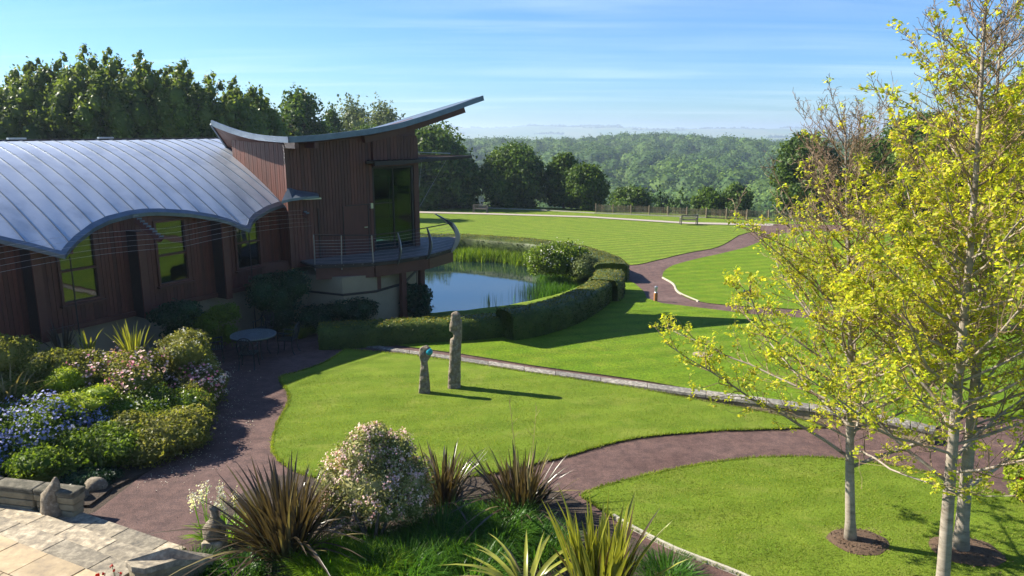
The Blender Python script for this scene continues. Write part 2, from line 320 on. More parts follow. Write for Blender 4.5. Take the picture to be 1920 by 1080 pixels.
    def build(s, name, mat, parent=None, smooth=False, bevel=0):
        me = bpy.data.meshes.new(name); org = ORG.get(parent.name, Vector()) if parent is not None else Vector()
        me.from_pydata([(q[0] - org.x, q[1] - org.y, q[2] - org.z) for q in s.v], [], s.f); me.update()
        if any(s.m): me.polygons.foreach_set('material_index', s.m)
        if smooth: me.polygons.foreach_set('use_smooth', [True] * len(me.polygons))
        o = link(name, me, mat, parent)
        if bevel:
            b = o.modifiers.new('bevel', 'BEVEL'); b.width = bevel; b.segments = 2; b.limit_method = 'ANGLE'
        return o
def quads_mesh(name, V, nv=4):   # V: (n, nv, 3) numpy
    n = V.shape[0]; me = bpy.data.meshes.new(name); me.vertices.add(n * nv); me.vertices.foreach_set('co', np.ascontiguousarray(V, dtype=np.float32).ravel())
    me.loops.add(n * nv); me.loops.foreach_set('vertex_index', np.arange(n * nv, dtype=np.int32))
    me.polygons.add(n); me.polygons.foreach_set('loop_start', np.arange(0, n * nv, nv, dtype=np.int32))
    me.update(calc_edges=True); return me
def join_np(name, V, faces, mats=None, smooth=False):
    me = bpy.data.meshes.new(name); F_ = np.asarray(faces, dtype=np.int32); nv = F_.shape[1]
    me.vertices.add(len(V)); me.vertices.foreach_set('co', np.ascontiguousarray(V, dtype=np.float32).ravel())
    me.loops.add(F_.size); me.loops.foreach_set('vertex_index', F_.ravel())
    me.polygons.add(len(F_)); me.polygons.foreach_set('loop_start', np.arange(0, F_.size, nv, dtype=np.int32))
    if smooth: me.polygons.foreach_set('use_smooth', np.ones(len(F_), bool))
    me.update(calc_edges=True); return me
def unit(a): return a / np.maximum(np.linalg.norm(a, axis=-1, keepdims=True), 1e-9)
def leaf_quads(P, Nrm, size, jitter=.8, aspect=.55, fold=.15):
    n = len(P); Nv = unit(Nrm + RNG.normal(0, jitter, (n, 3))); T = unit(np.cross(Nv, RNG.normal(0, 1, (n, 3)))); B = np.cross(Nv, T)
    s = size * RNG.uniform(.65, 1.35, (n, 1))
    return np.stack([P - T * s, P - B * s * aspect + Nv * s * fold, P + T * s, P + B * s * aspect + Nv * s * fold], 1)
def blob_points(blobs, n, shell=.35, bottom=-.6, lump=.22, seed=0):
    bl = np.array([list(b[0]) + list(b[1]) for b in blobs]); wts = (bl[:, 3] * bl[:, 4] + bl[:, 4] * bl[:, 5] + bl[:, 3] * bl[:, 5]); wts = wts / wts.sum()
    idx = RNG.choice(len(bl), n, p=wts); D = unit(RNG.normal(0, 1, (n, 3))); D[:, 2] = np.where(D[:, 2] < bottom, -D[:, 2], D[:, 2])
    ph = RNG.uniform(0, 6, 3) + seed
    l = 1 + lump * (np.sin(D[:, 0] * 7 + ph[0] + idx) * np.sin(D[:, 1] * 8 + ph[1] + idx * 2) * np.cos(D[:, 2] * 7 + ph[2])) * 1.3
    rr = (1 - shell * RNG.random(n) ** 1.6) * l
    P = bl[idx, :3] + D * bl[idx, 3:] * rr[:, None]; Nn = unit(D / bl[idx, 3:])
    return P, Nn
def small_sphere(me_list, blobs, k, seed=0, bumpy=.16):
    bm = bmesh.new()
    for i, (c, r_) in enumerate(blobs):
        res = bmesh.ops.create_icosphere(bm, subdivisions=2, radius=1)
        for v in res['verts']:
            q = v.co.copy(); s = 1 + bumpy * noise.noise(q * 2.2 + Vector((i * 3.1 + seed, 0, 0)))
            v.co = Vector((c[0] + q.x * r_[0] * k * s, c[1] + q.y * r_[1] * k * s, c[2] + q.z * r_[2] * k * s))
    return bm
def foliage(name, blobs, n, size, mat, parent, core=.7, shell=.35, jitter=.8, aspect=.55, lump=.22, bottom=-.6, seed=0, zmin=None, cull=None):
    org = ORG.get(parent.name, Vector()) if parent is not None else Vector()
    P, Nn = blob_points(blobs, n, shell, bottom, lump, seed)
    if zmin is not None: P[:, 2] = np.maximum(P[:, 2], zmin + RNG.random(len(P)) * .08)
    Q = leaf_quads(P, Nn, size, jitter, aspect).reshape(-1, 3)
    V = [Q]; Fq = [np.arange(len(Q)).reshape(-1, 4)]
    if core:
        bm = small_sphere(None, blobs, core, seed); bm.verts.ensure_lookup_table()
        cv = np.array([v.co[:] for v in bm.verts]); cf = [[v.index for v in f_.verts] for f_ in bm.faces]; bm.free()
        if zmin is not None: cv[:, 2] = np.maximum(cv[:, 2], zmin)
        cf = np.array(cf); cf = np.concatenate([cf, cf[:, 2:3]], 1)
        # triangles kept as separate mesh join below
        me = bpy.data.meshes.new(name); allv = np.concatenate([Q, cv]) - np.array(org)
        tri = cf[:, :3] + len(Q); quad = Fq[0]
        me.vertices.add(len(allv)); me.vertices.foreach_set('co', allv.astype(np.float32).ravel())
        li = np.concatenate([quad.ravel(), tri.ravel()]).astype(np.int32); me.loops.add(len(li)); me.loops.foreach_set('vertex_index', li)
        st = np.concatenate([np.arange(len(quad)) * 4, len(quad) * 4 + np.arange(len(tri)) * 3]).astype(np.int32)
        me.polygons.add(len(st)); me.polygons.foreach_set('loop_start', st); me.update(calc_edges=True)
    else:
        me = quads_mesh(name, (Q - np.array(org)).reshape(-1, 4, 3))
    return link(name, me, mat, parent)
def ribbons(P, D, H, Wd, bend, seg=4, wprof=None, fold=0.0):
    """P base points, D unit lean dirs (horizontal+up), H length, Wd width, bend droop -> verts (n*(seg+1)*2), quad faces"""
    n = len(P); P = np.asarray(P, float); D = unit(np.asarray(D, float)); H = np.asarray(H, float).reshape(n); Wd = np.asarray(Wd, float).reshape(n); bend = np.asarray(bend, float).reshape(n)
    hor = D.copy(); hor[:, 2] = 0; hn = np.linalg.norm(hor, axis=1, keepdims=True); rnd = unit(np.concatenate([RNG.normal(0, 1, (n, 2)), np.zeros((n, 1))], 1))
    hor = np.where(hn > .05, hor / np.maximum(hn, 1e-6), rnd)
    tw = RNG.uniform(-.7, .7, n); side = np.stack([-hor[:, 1], hor[:, 0], np.zeros(n)], 1); c, s_ = np.cos(tw)[:, None], np.sin(tw)[:, None]
    side = unit(side * c + hor * s_ * .8); V = np.zeros((n, seg + 1, 2, 3))
    for i in range(seg + 1):
        t_ = i / seg; ww = (wprof(t_) if wprof else (1 - t_) ** .6 * min(1, .55 + t_ * 2.2))
        C = P + D * (H * t_)[:, None] + hor * (bend * H * t_ ** 2.2)[:, None] - np.array([0, 0, 1.0]) * (bend * H * .75 * t_ ** 2.6)[:, None]
        V[:, i, 0] = C - side * (Wd * ww / 2)[:, None]; V[:, i, 1] = C + side * (Wd * ww / 2)[:, None]
    base = (np.arange(n) * (seg + 1) * 2)[:, None, None]; k = np.arange(seg)[None, :, None]
    Fq = base + k * 2 + np.array([0, 1, 3, 2])[None, None, :]
    return V.reshape(-1, 3), Fq.reshape(-1, 4)
def clump(name, centre, n, h, spread, width, mat, parent, lean=.5, bend=.25, seg=4, hvar=.35, pts=None, up=1.0, smooth=False):
    org = np.array(ORG.get(parent.name, Vector())) if parent is not None else np.zeros(3)
    a = RNG.uniform(0, 2 * math.pi, n); r_ = np.sqrt(RNG.random(n)) * spread
    if pts is None: P = np.stack([centre[0] + r_ * np.cos(a), centre[1] + r_ * np.sin(a), np.full(n, centre[2])], 1)
    else: P = pts; n = len(P); a = RNG.uniform(0, 2 * math.pi, n)
    le = np.abs(RNG.normal(0, lean, n)) ; D = np.stack([np.cos(a) * le, np.sin(a) * le, np.full(n, up)], 1)
    V, Fq = ribbons(P, D, h * RNG.uniform(1 - hvar, 1, n), width * RNG.uniform(.6, 1.2, n), bend * RNG.uniform(.2, 1.6, n), seg)
    return link(name, join_np(name, V - org, Fq, smooth=smooth), mat, parent)
# ------------------------------------------------------------------ sheets (polygons draped on the terrain)
def inpoly(x, y, poly):
    ins = np.zeros(np.shape(x), bool)
    for i in range(len(poly)):
        a = poly[i]; b = poly[(i + 1) % len(poly)]
        c = ((a[1] > y) != (b[1] > y)) & (x < (b[0] - a[0]) * (y - a[1]) / (b[1] - a[1] + 1e-12) + a[0]); ins ^= c
    return ins
def smooth_poly(P, closed=True, n=5):
    out_ = []; k = len(P)
    rng = range(k) if closed else range(k - 1)
    for i in rng:
        p0, p1, p2, p3 = [np.array(P[j % k] if closed else P[max(0, min(k - 1, j))], float) for j in (i - 1, i, i + 1, i + 2)]
        for j in range(n):
            t_ = j / n; out_.append(tuple(.5 * ((2 * p1) + (-p0 + p2) * t_ + (2 * p0 - 5 * p1 + 4 * p2 - p3) * t_ ** 2 + (-p0 + 3 * p1 - 3 * p2 + p3) * t_ ** 3)))
    if not closed: out_.append(tuple(P[-1]))
    return out_
def flatx(): pass
def sheet(name, poly, off, mat, step=1.0, skirt=0, zf=gzn, edge_mat=None, rough=0):
    poly = [tuple(q[:2]) for q in poly]; xs = [q[0] for q in poly]; ys = [q[1] for q in poly]
    # refine edge
    E = []
    for i in range(len(poly)):
        a = Vector(poly[i]); b = Vector(poly[(i + 1) % len(poly)]); k = max(1, int((b - a).length / step))
        for j in range(k): E.append(a.lerp(b, j / k))
    if rough: E = [q + Vector((noise.noise(Vector((q.x * 3, q.y * 3, 0))), noise.noise(Vector((q.x * 3, q.y * 3, 9))))) * rough for q in E]
    gx, gy = np.meshgrid(np.arange(min(xs), max(xs), step), np.arange(min(ys), max(ys), step)); gx = gx.ravel(); gy = gy.ravel()
    EP = [tuple(q) for q in E]; k = inpoly(gx, gy, EP); gx, gy = gx[k], gy[k]
    nE = len(E); pts = E + [Vector((a, b)) for a, b in zip(gx, gy)]
    res = delaunay_2d_cdt(pts, [], [list(range(nE))], 1, 1e-4); vv, ff = res[0], res[2]
    X = np.array([q[0] for q in vv]); Y = np.array([q[1] for q in vv]); Z = zf(X, Y) + off
    mb = MB(); mb.v = list(zip(X, Y, Z)); mb.f = [tuple(q) for q in ff]; mb.m = [0] * len(ff)
    if skirt:
        cnt = {}
        for f_ in mb.f:
            for i in range(len(f_)): e = (f_[i], f_[(i + 1) % len(f_)]); cnt[frozenset(e)] = cnt.get(frozenset(e), []) + [e]
        low = {}
        for k_, e in [(k_, v_[0]) for k_, v_ in cnt.items() if len(v_) == 1]:
            for q in e:
                if q not in low: low[q] = len(mb.v); mb.v.append((mb.v[q][0], mb.v[q][1], mb.v[q][2] - skirt))
            mb.f.append((e[1], e[0], low[e[0]], low[e[1]])); mb.m.append(1)
    o = mb.build(name, [mat, edge_mat or M['soil']]); tag(o, kind='structure'); return o
def G(pts, dz=0): return [tuple(g(u, v, dz)[:2]) for u, v in pts]

# ================================================================== GROUND
def axis(lo_far, lo, hi, hi_far, st, ratio=1.12):
    a = list(np.arange(lo, hi + st / 2, st)); d = st
    while a[-1] < hi_far: d = min(d * ratio, 260); a.append(a[-1] + d)
    d = st
    while a[0] > lo_far: d = min(d * ratio, 260); a.insert(0, a[0] - d)
    return np.array(a)
ax = axis(-7000, -26, 34, 7000, .6); ay = axis(-60, 6, 100, 10500, .6, 1.06)
GX, GY = np.meshgrid(ax, ay); GZ = gzp(GX, GY) - .02
nx, ny = len(ax), len(ay); idx = np.arange(nx * ny).reshape(ny, nx)
Fg = np.stack([idx[:-1, :-1], idx[:-1, 1:], idx[1:, 1:], idx[1:, :-1]], -1).reshape(-1, 4)
me = join_np('ground', np.stack([GX, GY, GZ], -1).reshape(-1, 3), Fg, smooth=True)
o = link('ground', me, [M['field'], M['soil'], M['lawn_far']]); tag(o, kind='structure')
cy = GY[:-1, :-1].ravel(); cx = GX[:-1, :-1].ravel(); pd = pond_sd(cx + .3, cy + .3)
mi = np.where(cy < 120, 2, 0); mi = np.where(pd < .3, 1, mi); mi = np.where((cx < -6) & (cy < 36), 1, mi)
me.polygons.foreach_set('material_index', mi.astype(np.int32))

# tarmac, lawns, beds
TARM = G([(380, 650), (480, 615), (600, 622), (900, 622), (1090, 596), (1136, 556), (1150, 520), (1158, 494), (1200, 486), (1345, 452), (1395, 428), (1450, 420), (2600, 440), (2600, 1500), (900, 1700), (100, 1500), (100, 990), (180, 960), (270, 890), (370, 830), (405, 740)])
sheet('path', TARM, .012, M['tarmac'], .9)
COPN = [(600, 628), (680, 639), (760, 652), (860, 665), (1000, 688), (1200, 715), (1330, 738), (1500, 765), (1640, 786), (1752, 806)]   # far edge of the coping
COPS = [(600, 640), (680, 651), (760, 664), (860, 678), (1000, 700), (1200, 729), (1330, 753), (1500, 786), (1640, 812), (1752, 838)]   # near edge
def PX(l): return [tuple(q) for q in smooth_poly(l, False, 4)]
E1_ = PX([(1545, 803), (1480, 806), (1395, 809), (1330, 811), (1180, 826), (1050, 861), (930, 889), (800, 905), (650, 905), (560, 890), (512, 850), (520, 800), (543, 750), (526, 712), (560, 700), (610, 682), (648, 657)])
L1 = G([(760, 667), (860, 681), (1000, 703), (1200, 732), (1330, 757), (1400, 770), (1450, 780), (1500, 790)] + E1_)
sheet('lawn', L1, .05, M['lawn_near'], .6, .1, rough=.035)
E2_ = PX([(1920, 945), (1800, 907), (1700, 882), (1550, 862), (1400, 863), (1250, 886), (1100, 926), (1112, 948), (1170, 985), (1270, 1036), (1395, 1085), (1500, 1140)])
L2 = G([(1500, 1500), (2300, 1500), (2300, 1040)] + E2_)
sheet('lawn', L2, .05, M['lawn_near'], .6, .1, rough=.035)
L3 = G(COPN + [(1810, 783), (1920, 785), (2500, 860), (2500, 690), (1920, 628), (1600, 605), (1420, 592), (1330, 581), (1240, 570), (1212, 561), (1207, 548), (1192, 534), (1168, 521), (1120, 524), (1090, 545), (1040, 565), (900, 600), (760, 612), (600, 612)])
sheet('lawn', L3, .05, M['lawn_mid'], .9, .1, rough=.03)
L4 = G(PX([(1900, 612), (1600, 588), (1400, 576), (1310, 567), (1272, 550), (1262, 532), (1242, 520), (1255, 502), (1300, 488), (1350, 477), (1400, 464), (1450, 446), (1530, 434), (1920, 440)]) + [(2600, 450), (2600, 680)])
sheet('lawn', L4, .05, M['lawn_mid'], .9, .1, rough=.03)
L5 = G([(500, 402), (790, 403), (900, 404), (1100, 411), (1290, 424), (1400, 430), (1425, 431)] + PX([(1385, 442), (1346, 464), (1290, 475), (1240, 487), (1195, 497), (1158, 498)]) + [(1130, 478), (1060, 462), (960, 450), (870, 446), (600, 446), (500, 450)])
sheet('lawn', L5, .05, M['lawn_far'], 1.5, .1, rough=.03)
sheet('lawn_edge_path', G([(760, 399), (900, 402), (1100, 408), (1290, 420), (1450, 424), (1450, 420), (1290, 417), (1100, 405.5), (900, 399.5), (760, 396)]), .03, M['far_path'], 1.2)
def kerb(pts, wd, name='kerb', off=.075):
    P = [Vector(g(u, v)) for u, v in pts]; mb = MB()
    for i in range(len(P) - 1):
        a, b = P[i].copy(), P[i + 1].copy(); a.z += off - .06; b.z += off - .06; mb.bar(a, b, wd, .14)
    tag(mb.build(name, M['kerb']), kind='structure')
kerb(PX([(1150, 972), (1190, 996), (1270, 1036), (1395, 1085), (1500, 1140)]), .05)
kerb(PX([(1242, 522), (1262, 534), (1272, 550), (1310, 567)]), .07)
kerb([(760, 385), (880, 389), (1010, 394), (1115, 400), (1290, 407), (1440, 413), (1700, 420), (2000, 428)], .12)
BED1 = G([(330, 1100), (372, 1010), (430, 940), (520, 895), (640, 880), (760, 884), (905, 898), (1060, 926), (1110, 960), (1185, 1010), (1260, 1052), (1330, 1095), (1300, 1700), (150, 1700), (200, 1250)])
sheet('flower_bed', BED1, .035, M['soil'], .8, .08)
BED2 = G([(130, 950), (168, 950), (215, 915), (270, 888), (368, 832), (410, 745), (398, 680), (380, 645), (470, 612), (600, 606), (640, 560), (300, 520), (-600, 640), (-900, 900), (-200, 960)])
sheet('flower_bed', BED2, .035, M['soil'], .9, .08)
# water
wp = POND; mb = MB(); 
WB = [tuple(atz(u, v, -1.85)[:2]) for u, v in [(560, 483), (1080, 484), (1100, 560), (900, 640), (560, 640)]]
mb.add([(a, b, -1.85) for a, b in WB], [tuple(range(len(WB)))[::-1]]); o = mb.build('pond_water', M['water']); tag(o, kind='structure')

# ================================================================== WING OF THE PAVILION
z_ = 2.1; W1 = atz(113, 571, z_); W2 = atz(487, 497, z_); dw = (W2 - W1); dw.z = 0; dw.normalize(); nw = Vector((dw.y, -dw.x, 0))    # nw points to the viewer
def WP(s, w_, z): q = W1 + dw * s + nw * w_; return Vector((q.x, q.y, z))
pav = thing('timber_pavilion', 'long red-brown timber pavilion with scalloped zinc roof and upswept tower roof beside the pond', 'building', (W1.x, W1.y, 0))
rzw = math.atan2(dw.y, dw.x)
RW = 5.9; ZR, ZE = 6.47, 3.7
rid = Vector((-13.84, 27.3, 0)); wr = (rid - W1).dot(nw)            # ridge offset from the wall line (negative)
def rz_(w_):   # roof height at distance w_ from ridge
    t_ = max(0, w_ / RW); return ZR - (ZR - ZE) * (t_ ** 1.5)
def roofhit(u, v):
    d = Vector(ray(u, v)); lo = None; t_ = 8
    while t_ < 60:
        q = Vector((0, 0, CH)) + d * t_; w_ = (q - W1).dot(nw) - wr
        if w_ < RW + .6 and q.z < rz_(w_): break
        t_ += .02
    return ((q - W1).dot(dw), w_)
eave_px = [(-60, 420), (-20, 440), (20, 449), (60, 458), (100, 469), (115, 472), (123, 462), (140, 444), (170, 421), (200, 407), (240, 397), (270, 393.5), (300, 393), (350, 396), (400, 404), (430, 412), (452, 422), (463, 425), (467, 412), (475, 403), (500, 388), (530, 377), (560, 371), (592, 367)]
ev = [roofhit(u, v) for u, v in eave_px]
ev = sorted(ev); ES = np.array([q[0] for q in ev]); EW = np.array([q[1] for q in ev])
def eave_w(s):
    if s < ES[0]:   # repeat the scallop outside the frame
        return float(np.interp(s + 5.95, ES, EW))
    return float(np.interp(s, ES, EW))
S_END = (Vector((-7.98, 26.53, 0)) - W1).dot(dw)
print('eave', [(round(a, 2), round(b, 2)) for a, b in ev], 'S_END', S_END, 'wr', wr)
pw = .5; s0 = -9.0; i = 0
smax = ES[-1]
def panel(s0, s1, wa, wb, K=6, J=14):
    mb = MB(); vs_ = []
    for a in range(K + 1):
        s = s0 + (s1 - s0) * a / K; w0, we = wa(s), wb(s)
        for b in range(J + 1):
            w_ = w0 + (we - w0) * b / J; z = rz_(w_) + .012 * math.sin(s * 7 + w_ * 3) * (w_ / RW)
            if s > S_END - .1 and w_ > wTC - .1: z += .05 * (s - S_END)
            vs_.append(WP(s, w_ + wr, z))
    fs_ = [(a * (J + 1) + b, a * (J + 1) + b + 1, (a + 1) * (J + 1) + b + 1, (a + 1) * (J + 1) + b) for a in range(K) for b in range(J)]
    top = len(vs_); vs_ += [q + Vector((0, 0, -.06)) for q in vs_[:top]]; fs_ += [tuple(top + k for k in q)[::-1] for q in fs_[:]]
    mb.add(vs_, fs_)
    for b in range(J): mb.bar(vs_[b] + Vector((0, 0, .012)), vs_[b + 1] + Vector((0, 0, .012)), .014, .035, 1)
    po_ = mb.build('roof_panel', [M['zinc'], M['zinc_edge']], pav, smooth=False); po_.data.polygons.foreach_set('use_smooth', [q < K * J for q in range(len(po_.data.polygons))])
wTC = (Vector((-7.98, 26.53, 0)) - W1).dot(nw) - wr
sTL, wTL = roofhit(437, 293)
while s0 < S_END - .02:
    s1 = min(s0 + pw, S_END); panel(s0, s1, lambda s: -.25, eave_w); s0 = s1
while s0 < smax - .02:
    s1 = min(s0 + pw, smax); panel(s0, s1, lambda s: wTC + (s - S_END) * .30, eave_w); s0 = s1
s0 = S_END
while s0 < sTL + 2.0:
    s1 = min(s0 + pw, sTL + 2.0); panel(s0, s1, lambda s: -.25, lambda s: float(np.interp(s, [S_END, sTL], [wTC, wTL]))); s0 = s1
S_R = sTL + 2.0
# rolled eave edging following the scallops
mb = MB(); ss = np.concatenate([np.arange(-9, ES[0], .12), np.linspace(ES[0], ES[-1], 150)])
prev = None
def epos(s): we = eave_w(s); z = rz_(we); z += .05 * (s - S_END) if s > S_END - .1 else 0; return WP(s, we + wr, z)
for k in range(len(ss) - 1):
    a, b = epos(ss[k]), epos(ss[k + 1]); sl_ = (nw * .15 + Vector((0, 0, -.10)))
    q = [a + Vector((0, 0, .03)), b + Vector((0, 0, .03)), b + sl_ + Vector((0, 0, .02)), a + sl_ + Vector((0, 0, .02)), b + sl_ * .9 + Vector((0, 0, -.10)), a + sl_ * .9 + Vector((0, 0, -.10)), b + Vector((0, 0, -.12)) - nw * .2, a + Vector((0, 0, -.12)) - nw * .2]
    mb.add(q, [(3, 2, 1, 0), (5, 4, 2, 3), (7, 6, 4, 5), (0, 1, 6, 7)])
mb.build('eave_edging', M['zinc_edge'], pav)
mb = MB(); mb.bar(WP(-9, wr - .1, ZR + .02), WP(S_R, wr - .1, ZR + .02), .18, .06); mb.build('ridge_capping', M['darkwood'], pav)
for s in (-1.6, 2.2, 5.2):
    mb = MB(); mb.box(WP(s, wr - .5, ZR + .07), (.55, .12, .06), rzw); mb.build('vent_rail', M['cap'], pav)
# back slope
mb = MB(); mb.add([WP(-9, wr - .2, ZR - .03), WP(S_R, wr - .2, ZR - .03), WP(S_R, wr - 5, 4), WP(-9, wr - 5, 4)], [(0, 1, 2, 3)]); mb.build('rear_roof_slope', M['zinc'], pav)
# boarded walls: real boards 11 cm wide with gaps, joined per stretch
def boards(a, b, z0, z1, nrm, name, par, bw=.115, th=.022, gap=.012, mat=None, zf=None):
    L_ = (b - a).length; d = (b - a) / L_; n = max(1, int(L_ / bw)); mb = MB(); ang = math.atan2(d.y, d.x)
    for i in range(n):
        c = a + d * (bw_ := L_ / n) * (i + .5); t0 = z0; t1 = z1 if zf is None else zf((i + .5) / n)
        q = c + nrm * (th / 2 + (.004 if i % 2 else 0)); mb.box((q.x, q.y, (t0 + t1) / 2), (bw_ - gap, th, t1 - t0), ang)
    o = mb.build(name, mat or M['board'], par); tag(o, kind='stuff'); return o
def backing(a, b, z0, z1, nrm, name, par, th=.12, mat=None):
    mb = MB(); d = (b - a); c = (a + b) / 2 - nrm * (th / 2 + .004); mb.box((c.x, c.y, (z0 + z1) / 2), (d.length, th, z1 - z0), math.atan2(d.y, d.x)); return mb.build(name, mat or M['beam'], par)
BAY = 2.98
def flat(v): return Vector((v.x, v.y, 0))
for k in range(-3, 3):
    sb = k * BAY; ws, we_ = sb + .02, sb + 1.16
    # panels left and right of the window, above and below
    A = lambda s: flat(WP(s, 0, 0))
    zt = 4.35
    if k > -3:
        backing(A(sb - .55), A(ws), 1.45, zt, nw, 'wall_panel', pav); boards(A(sb - .55), A(ws), 1.45, zt, nw, 'boarding', pav)
    backing(A(we_), A(sb + BAY - .55), 1.45, zt, nw, 'wall_panel', pav); boards(A(we_), A(sb + BAY - .55), 1.45, zt, nw, 'boarding', pav)
    backing(A(ws), A(we_), 1.45, 2.06, nw, 'wall_panel', pav); boards(A(ws), A(we_), 1.45, 2.06, nw, 'boarding', pav)
    backing(A(ws), A(we_), 4.1, zt, nw, 'wall_panel', pav)
    # window
    fr = MB(); fw = .07
    for s in (ws + fw / 2, we_ - fw / 2): q = WP(s, .02, 3.08); fr.box(q, (fw, .14, 2.04), rzw)
    for z in (2.095, 4.065): q = WP((ws + we_) / 2, .02, z); fr.box(q, (we_ - ws - 2 * fw, .14, .07), rzw)
    win = fr.build('window', M['beam'], pav)
    q = WP((ws + we_) / 2, .03, 3.0); MB().box(q, (we_ - ws - 2 * fw, .09, .055), rzw).build('glazing_bar', M['beam'], win)
    q = WP((ws + we_) / 2, .09, 2.03); MB().box(q, (we_ - ws + .12, .2, .05), rzw).build('sill', M['beam'], win)
    q = WP((ws + we_) / 2, -.01, 2.55); MB().box(q, (we_ - ws - 2 * fw, .012, .84), rzw).build('pane', M['glass'], win)
    q = WP((ws + we_) / 2, -.01, 3.53); MB().box(q, (we_ - ws - 2 * fw, .012, .99), rzw).build('pane', M['glass'], win)
    cu = MB(); ns = 10
    pts_ = [WP((ws + .08 + .26 * j / ns) if k != 2 else (we_ - .08 - .26 * j / ns), -.16 + .03 * math.sin(j * 2.4), 0) for j in range(ns + 1)]
    for j in range(ns): a, b = pts_[j], pts_[j + 1]; cu.add([(a.x, a.y, 2.12), (b.x, b.y, 2.12), (b.x, b.y, 4.0), (a.x, a.y, 4.0)], [(0, 1, 2, 3)])
    cu.build('curtain', M['white'], win)
    # projecting boarded fin between bays (shade on its flank is put into the dark timber colour)
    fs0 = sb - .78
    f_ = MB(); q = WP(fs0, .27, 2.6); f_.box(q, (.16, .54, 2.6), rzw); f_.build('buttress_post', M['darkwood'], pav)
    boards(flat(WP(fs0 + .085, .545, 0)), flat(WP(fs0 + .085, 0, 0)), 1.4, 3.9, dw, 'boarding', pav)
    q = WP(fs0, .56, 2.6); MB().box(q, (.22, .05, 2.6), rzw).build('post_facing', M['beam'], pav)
# base beam, plinth, eaves soffit, far side walls and floor of the hall
mb = MB(); q = (WP(-9, .03, 1.4) + WP(7.4, .03, 1.4)) / 2; mb.box(q, (16.4, .16, .14), rzw); mb.build('base_beam', M['beam'], pav)
mb = MB(); q = (WP(-9, -.25, .55) + WP(7.4, -.25, .55)) / 2; mb.box(q, (16.4, .3, 1.55), rzw); mb.build('plinth', M['render'], pav)
mb = MB(); mb.add([WP(-9, 1.0, 3.62), WP(7.2, 1.0, 3.62), WP(7.2, 0, 4.5), WP(-9, 0, 4.5)], [(0, 1, 2, 3)])
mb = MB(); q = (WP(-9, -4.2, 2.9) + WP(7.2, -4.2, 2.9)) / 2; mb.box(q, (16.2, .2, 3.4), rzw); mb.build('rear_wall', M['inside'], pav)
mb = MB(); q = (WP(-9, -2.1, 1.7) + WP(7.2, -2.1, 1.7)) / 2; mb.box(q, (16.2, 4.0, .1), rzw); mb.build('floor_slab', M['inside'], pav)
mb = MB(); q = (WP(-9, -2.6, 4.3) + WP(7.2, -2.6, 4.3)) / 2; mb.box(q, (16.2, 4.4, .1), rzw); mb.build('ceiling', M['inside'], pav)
mb = MB(); a, b = WP(7.2, -.1, 0), Vector((-8.13, 26.83, 0)); mb.bar(Vector((a.x, a.y, .7)), Vector((b.x, b.y, .7)), .3, 2.9); mb.build('corner_infill', M['beam'], pav)
# eave brackets and the drop ends, drainage chains
for s in (-5.95 + .05, 0.0, 5.98):
    we = eave_w(s); mb = MB(); mb.bar(WP(s, 0, 3.85), WP(s, we + wr + .05, rz_(we) - .22), .12, .2); mb.build('eave_bracket', M['beam'], pav)
    if s > -1: mb = MB(); mb.tube([WP(s, we + wr - .05, 3.5), WP(s, we + wr - .05, .1)], .018, 6); mb.build('rain_chain', M['darkwood'], pav)
def on_wing(u, v, off):
    d = Vector(ray(u, v)); A_ = flat(W1) + nw * off; t_ = A_.dot(nw) / d.dot(nw); q = d * t_; q.z += CH; return q
for (pa, pb) in (((256, 412), (303, 450)), ((541, 384), (577, 405))):
    mb = MB(); a, b = on_wing(*pa, .25), on_wing(*pb, 1.0); mb.bar(a, b, .12, .16); st_ = mb.build('raking_strut', M['beam'], pav)
    for j in range(9): q = a.lerp(b, j / 8) + Vector((0, 0, .10)); MB().box(q, (.14, .03, .05), rzw).build('cleat', M['zinc_edge'], st_)
for j in range(5):
    zz_ = 3.95 - .13 * j; P_ = [WP(s, 1.0 + .12 * j, zz_ - .12 * math.sin(math.pi * ((s + 9) % 5.95) / 5.95) + .25 * math.sin(math.pi * ((s + 9) % 5.95) / 5.95)) for s in np.arange(-9, 8.6, .4)]
    mb = MB(); mb.tube(P_, .004, 3); mb.build('tension_wire', M['steel'], pav)

# ================================================================== TOWER
TC = Vector((-7.98, 26.53, 0)); TR = Vector((-3.87, 30.1, 0)); df = (TR - TC).normalized(); LF = (TR - TC).length; nf = Vector((df.y, -df.x, 0)); rzf = math.atan2(df.y, df.x)
_s, _w = roofhit(437, 293); TL = flat(WP(_s, _w + wr, 0)); dl = (TL - TC).normalized(); nl = Vector((dl.y, -dl.x, 0)) * -1
nl = Vector((dl.y, -dl.x, 0)); nl = -nl if nl.dot(Vector((-1, -1, 0))) < 0 else nl; print('TL', TL)
def FP(s, o_, z): q = TC + df * s + nf * o_; return Vector((q.x, q.y, z))
def on_front(u, v, off=0):
    d = Vector(ray(u, v)); A_ = TC + nf * off; t_ = (A_ - Vector((0, 0, 0))).dot(nf) / d.dot(nf); q = d * t_; q.z += CH; return (q - TC).dot(df), q.z
DK = 2.15
def roofz(s): # underside of the swoop roof along the front
    return float(np.interp(s, RS, RZ))
OV = .95
rp = [(542, 266), (600, 262), (650, 256), (697, 250), (750, 239), (800, 224), (850, 207), (880, 196), (906, 187)]
RP = [on_front(u, v, OV) for u, v in rp]; RS = [q[0] for q in RP]; RZ = [q[1] for q in RP]; print('roof', [(round(a, 2), round(b, 2)) for a, b in RP])
gs0, gs1 = on_front(705, 470)[0], on_front(777, 468)[0]; gt = on_front(740, 313)[1]; print('glass', gs0, gs1, gt, LF)
A = lambda s: flat(FP(s, 0, 0))
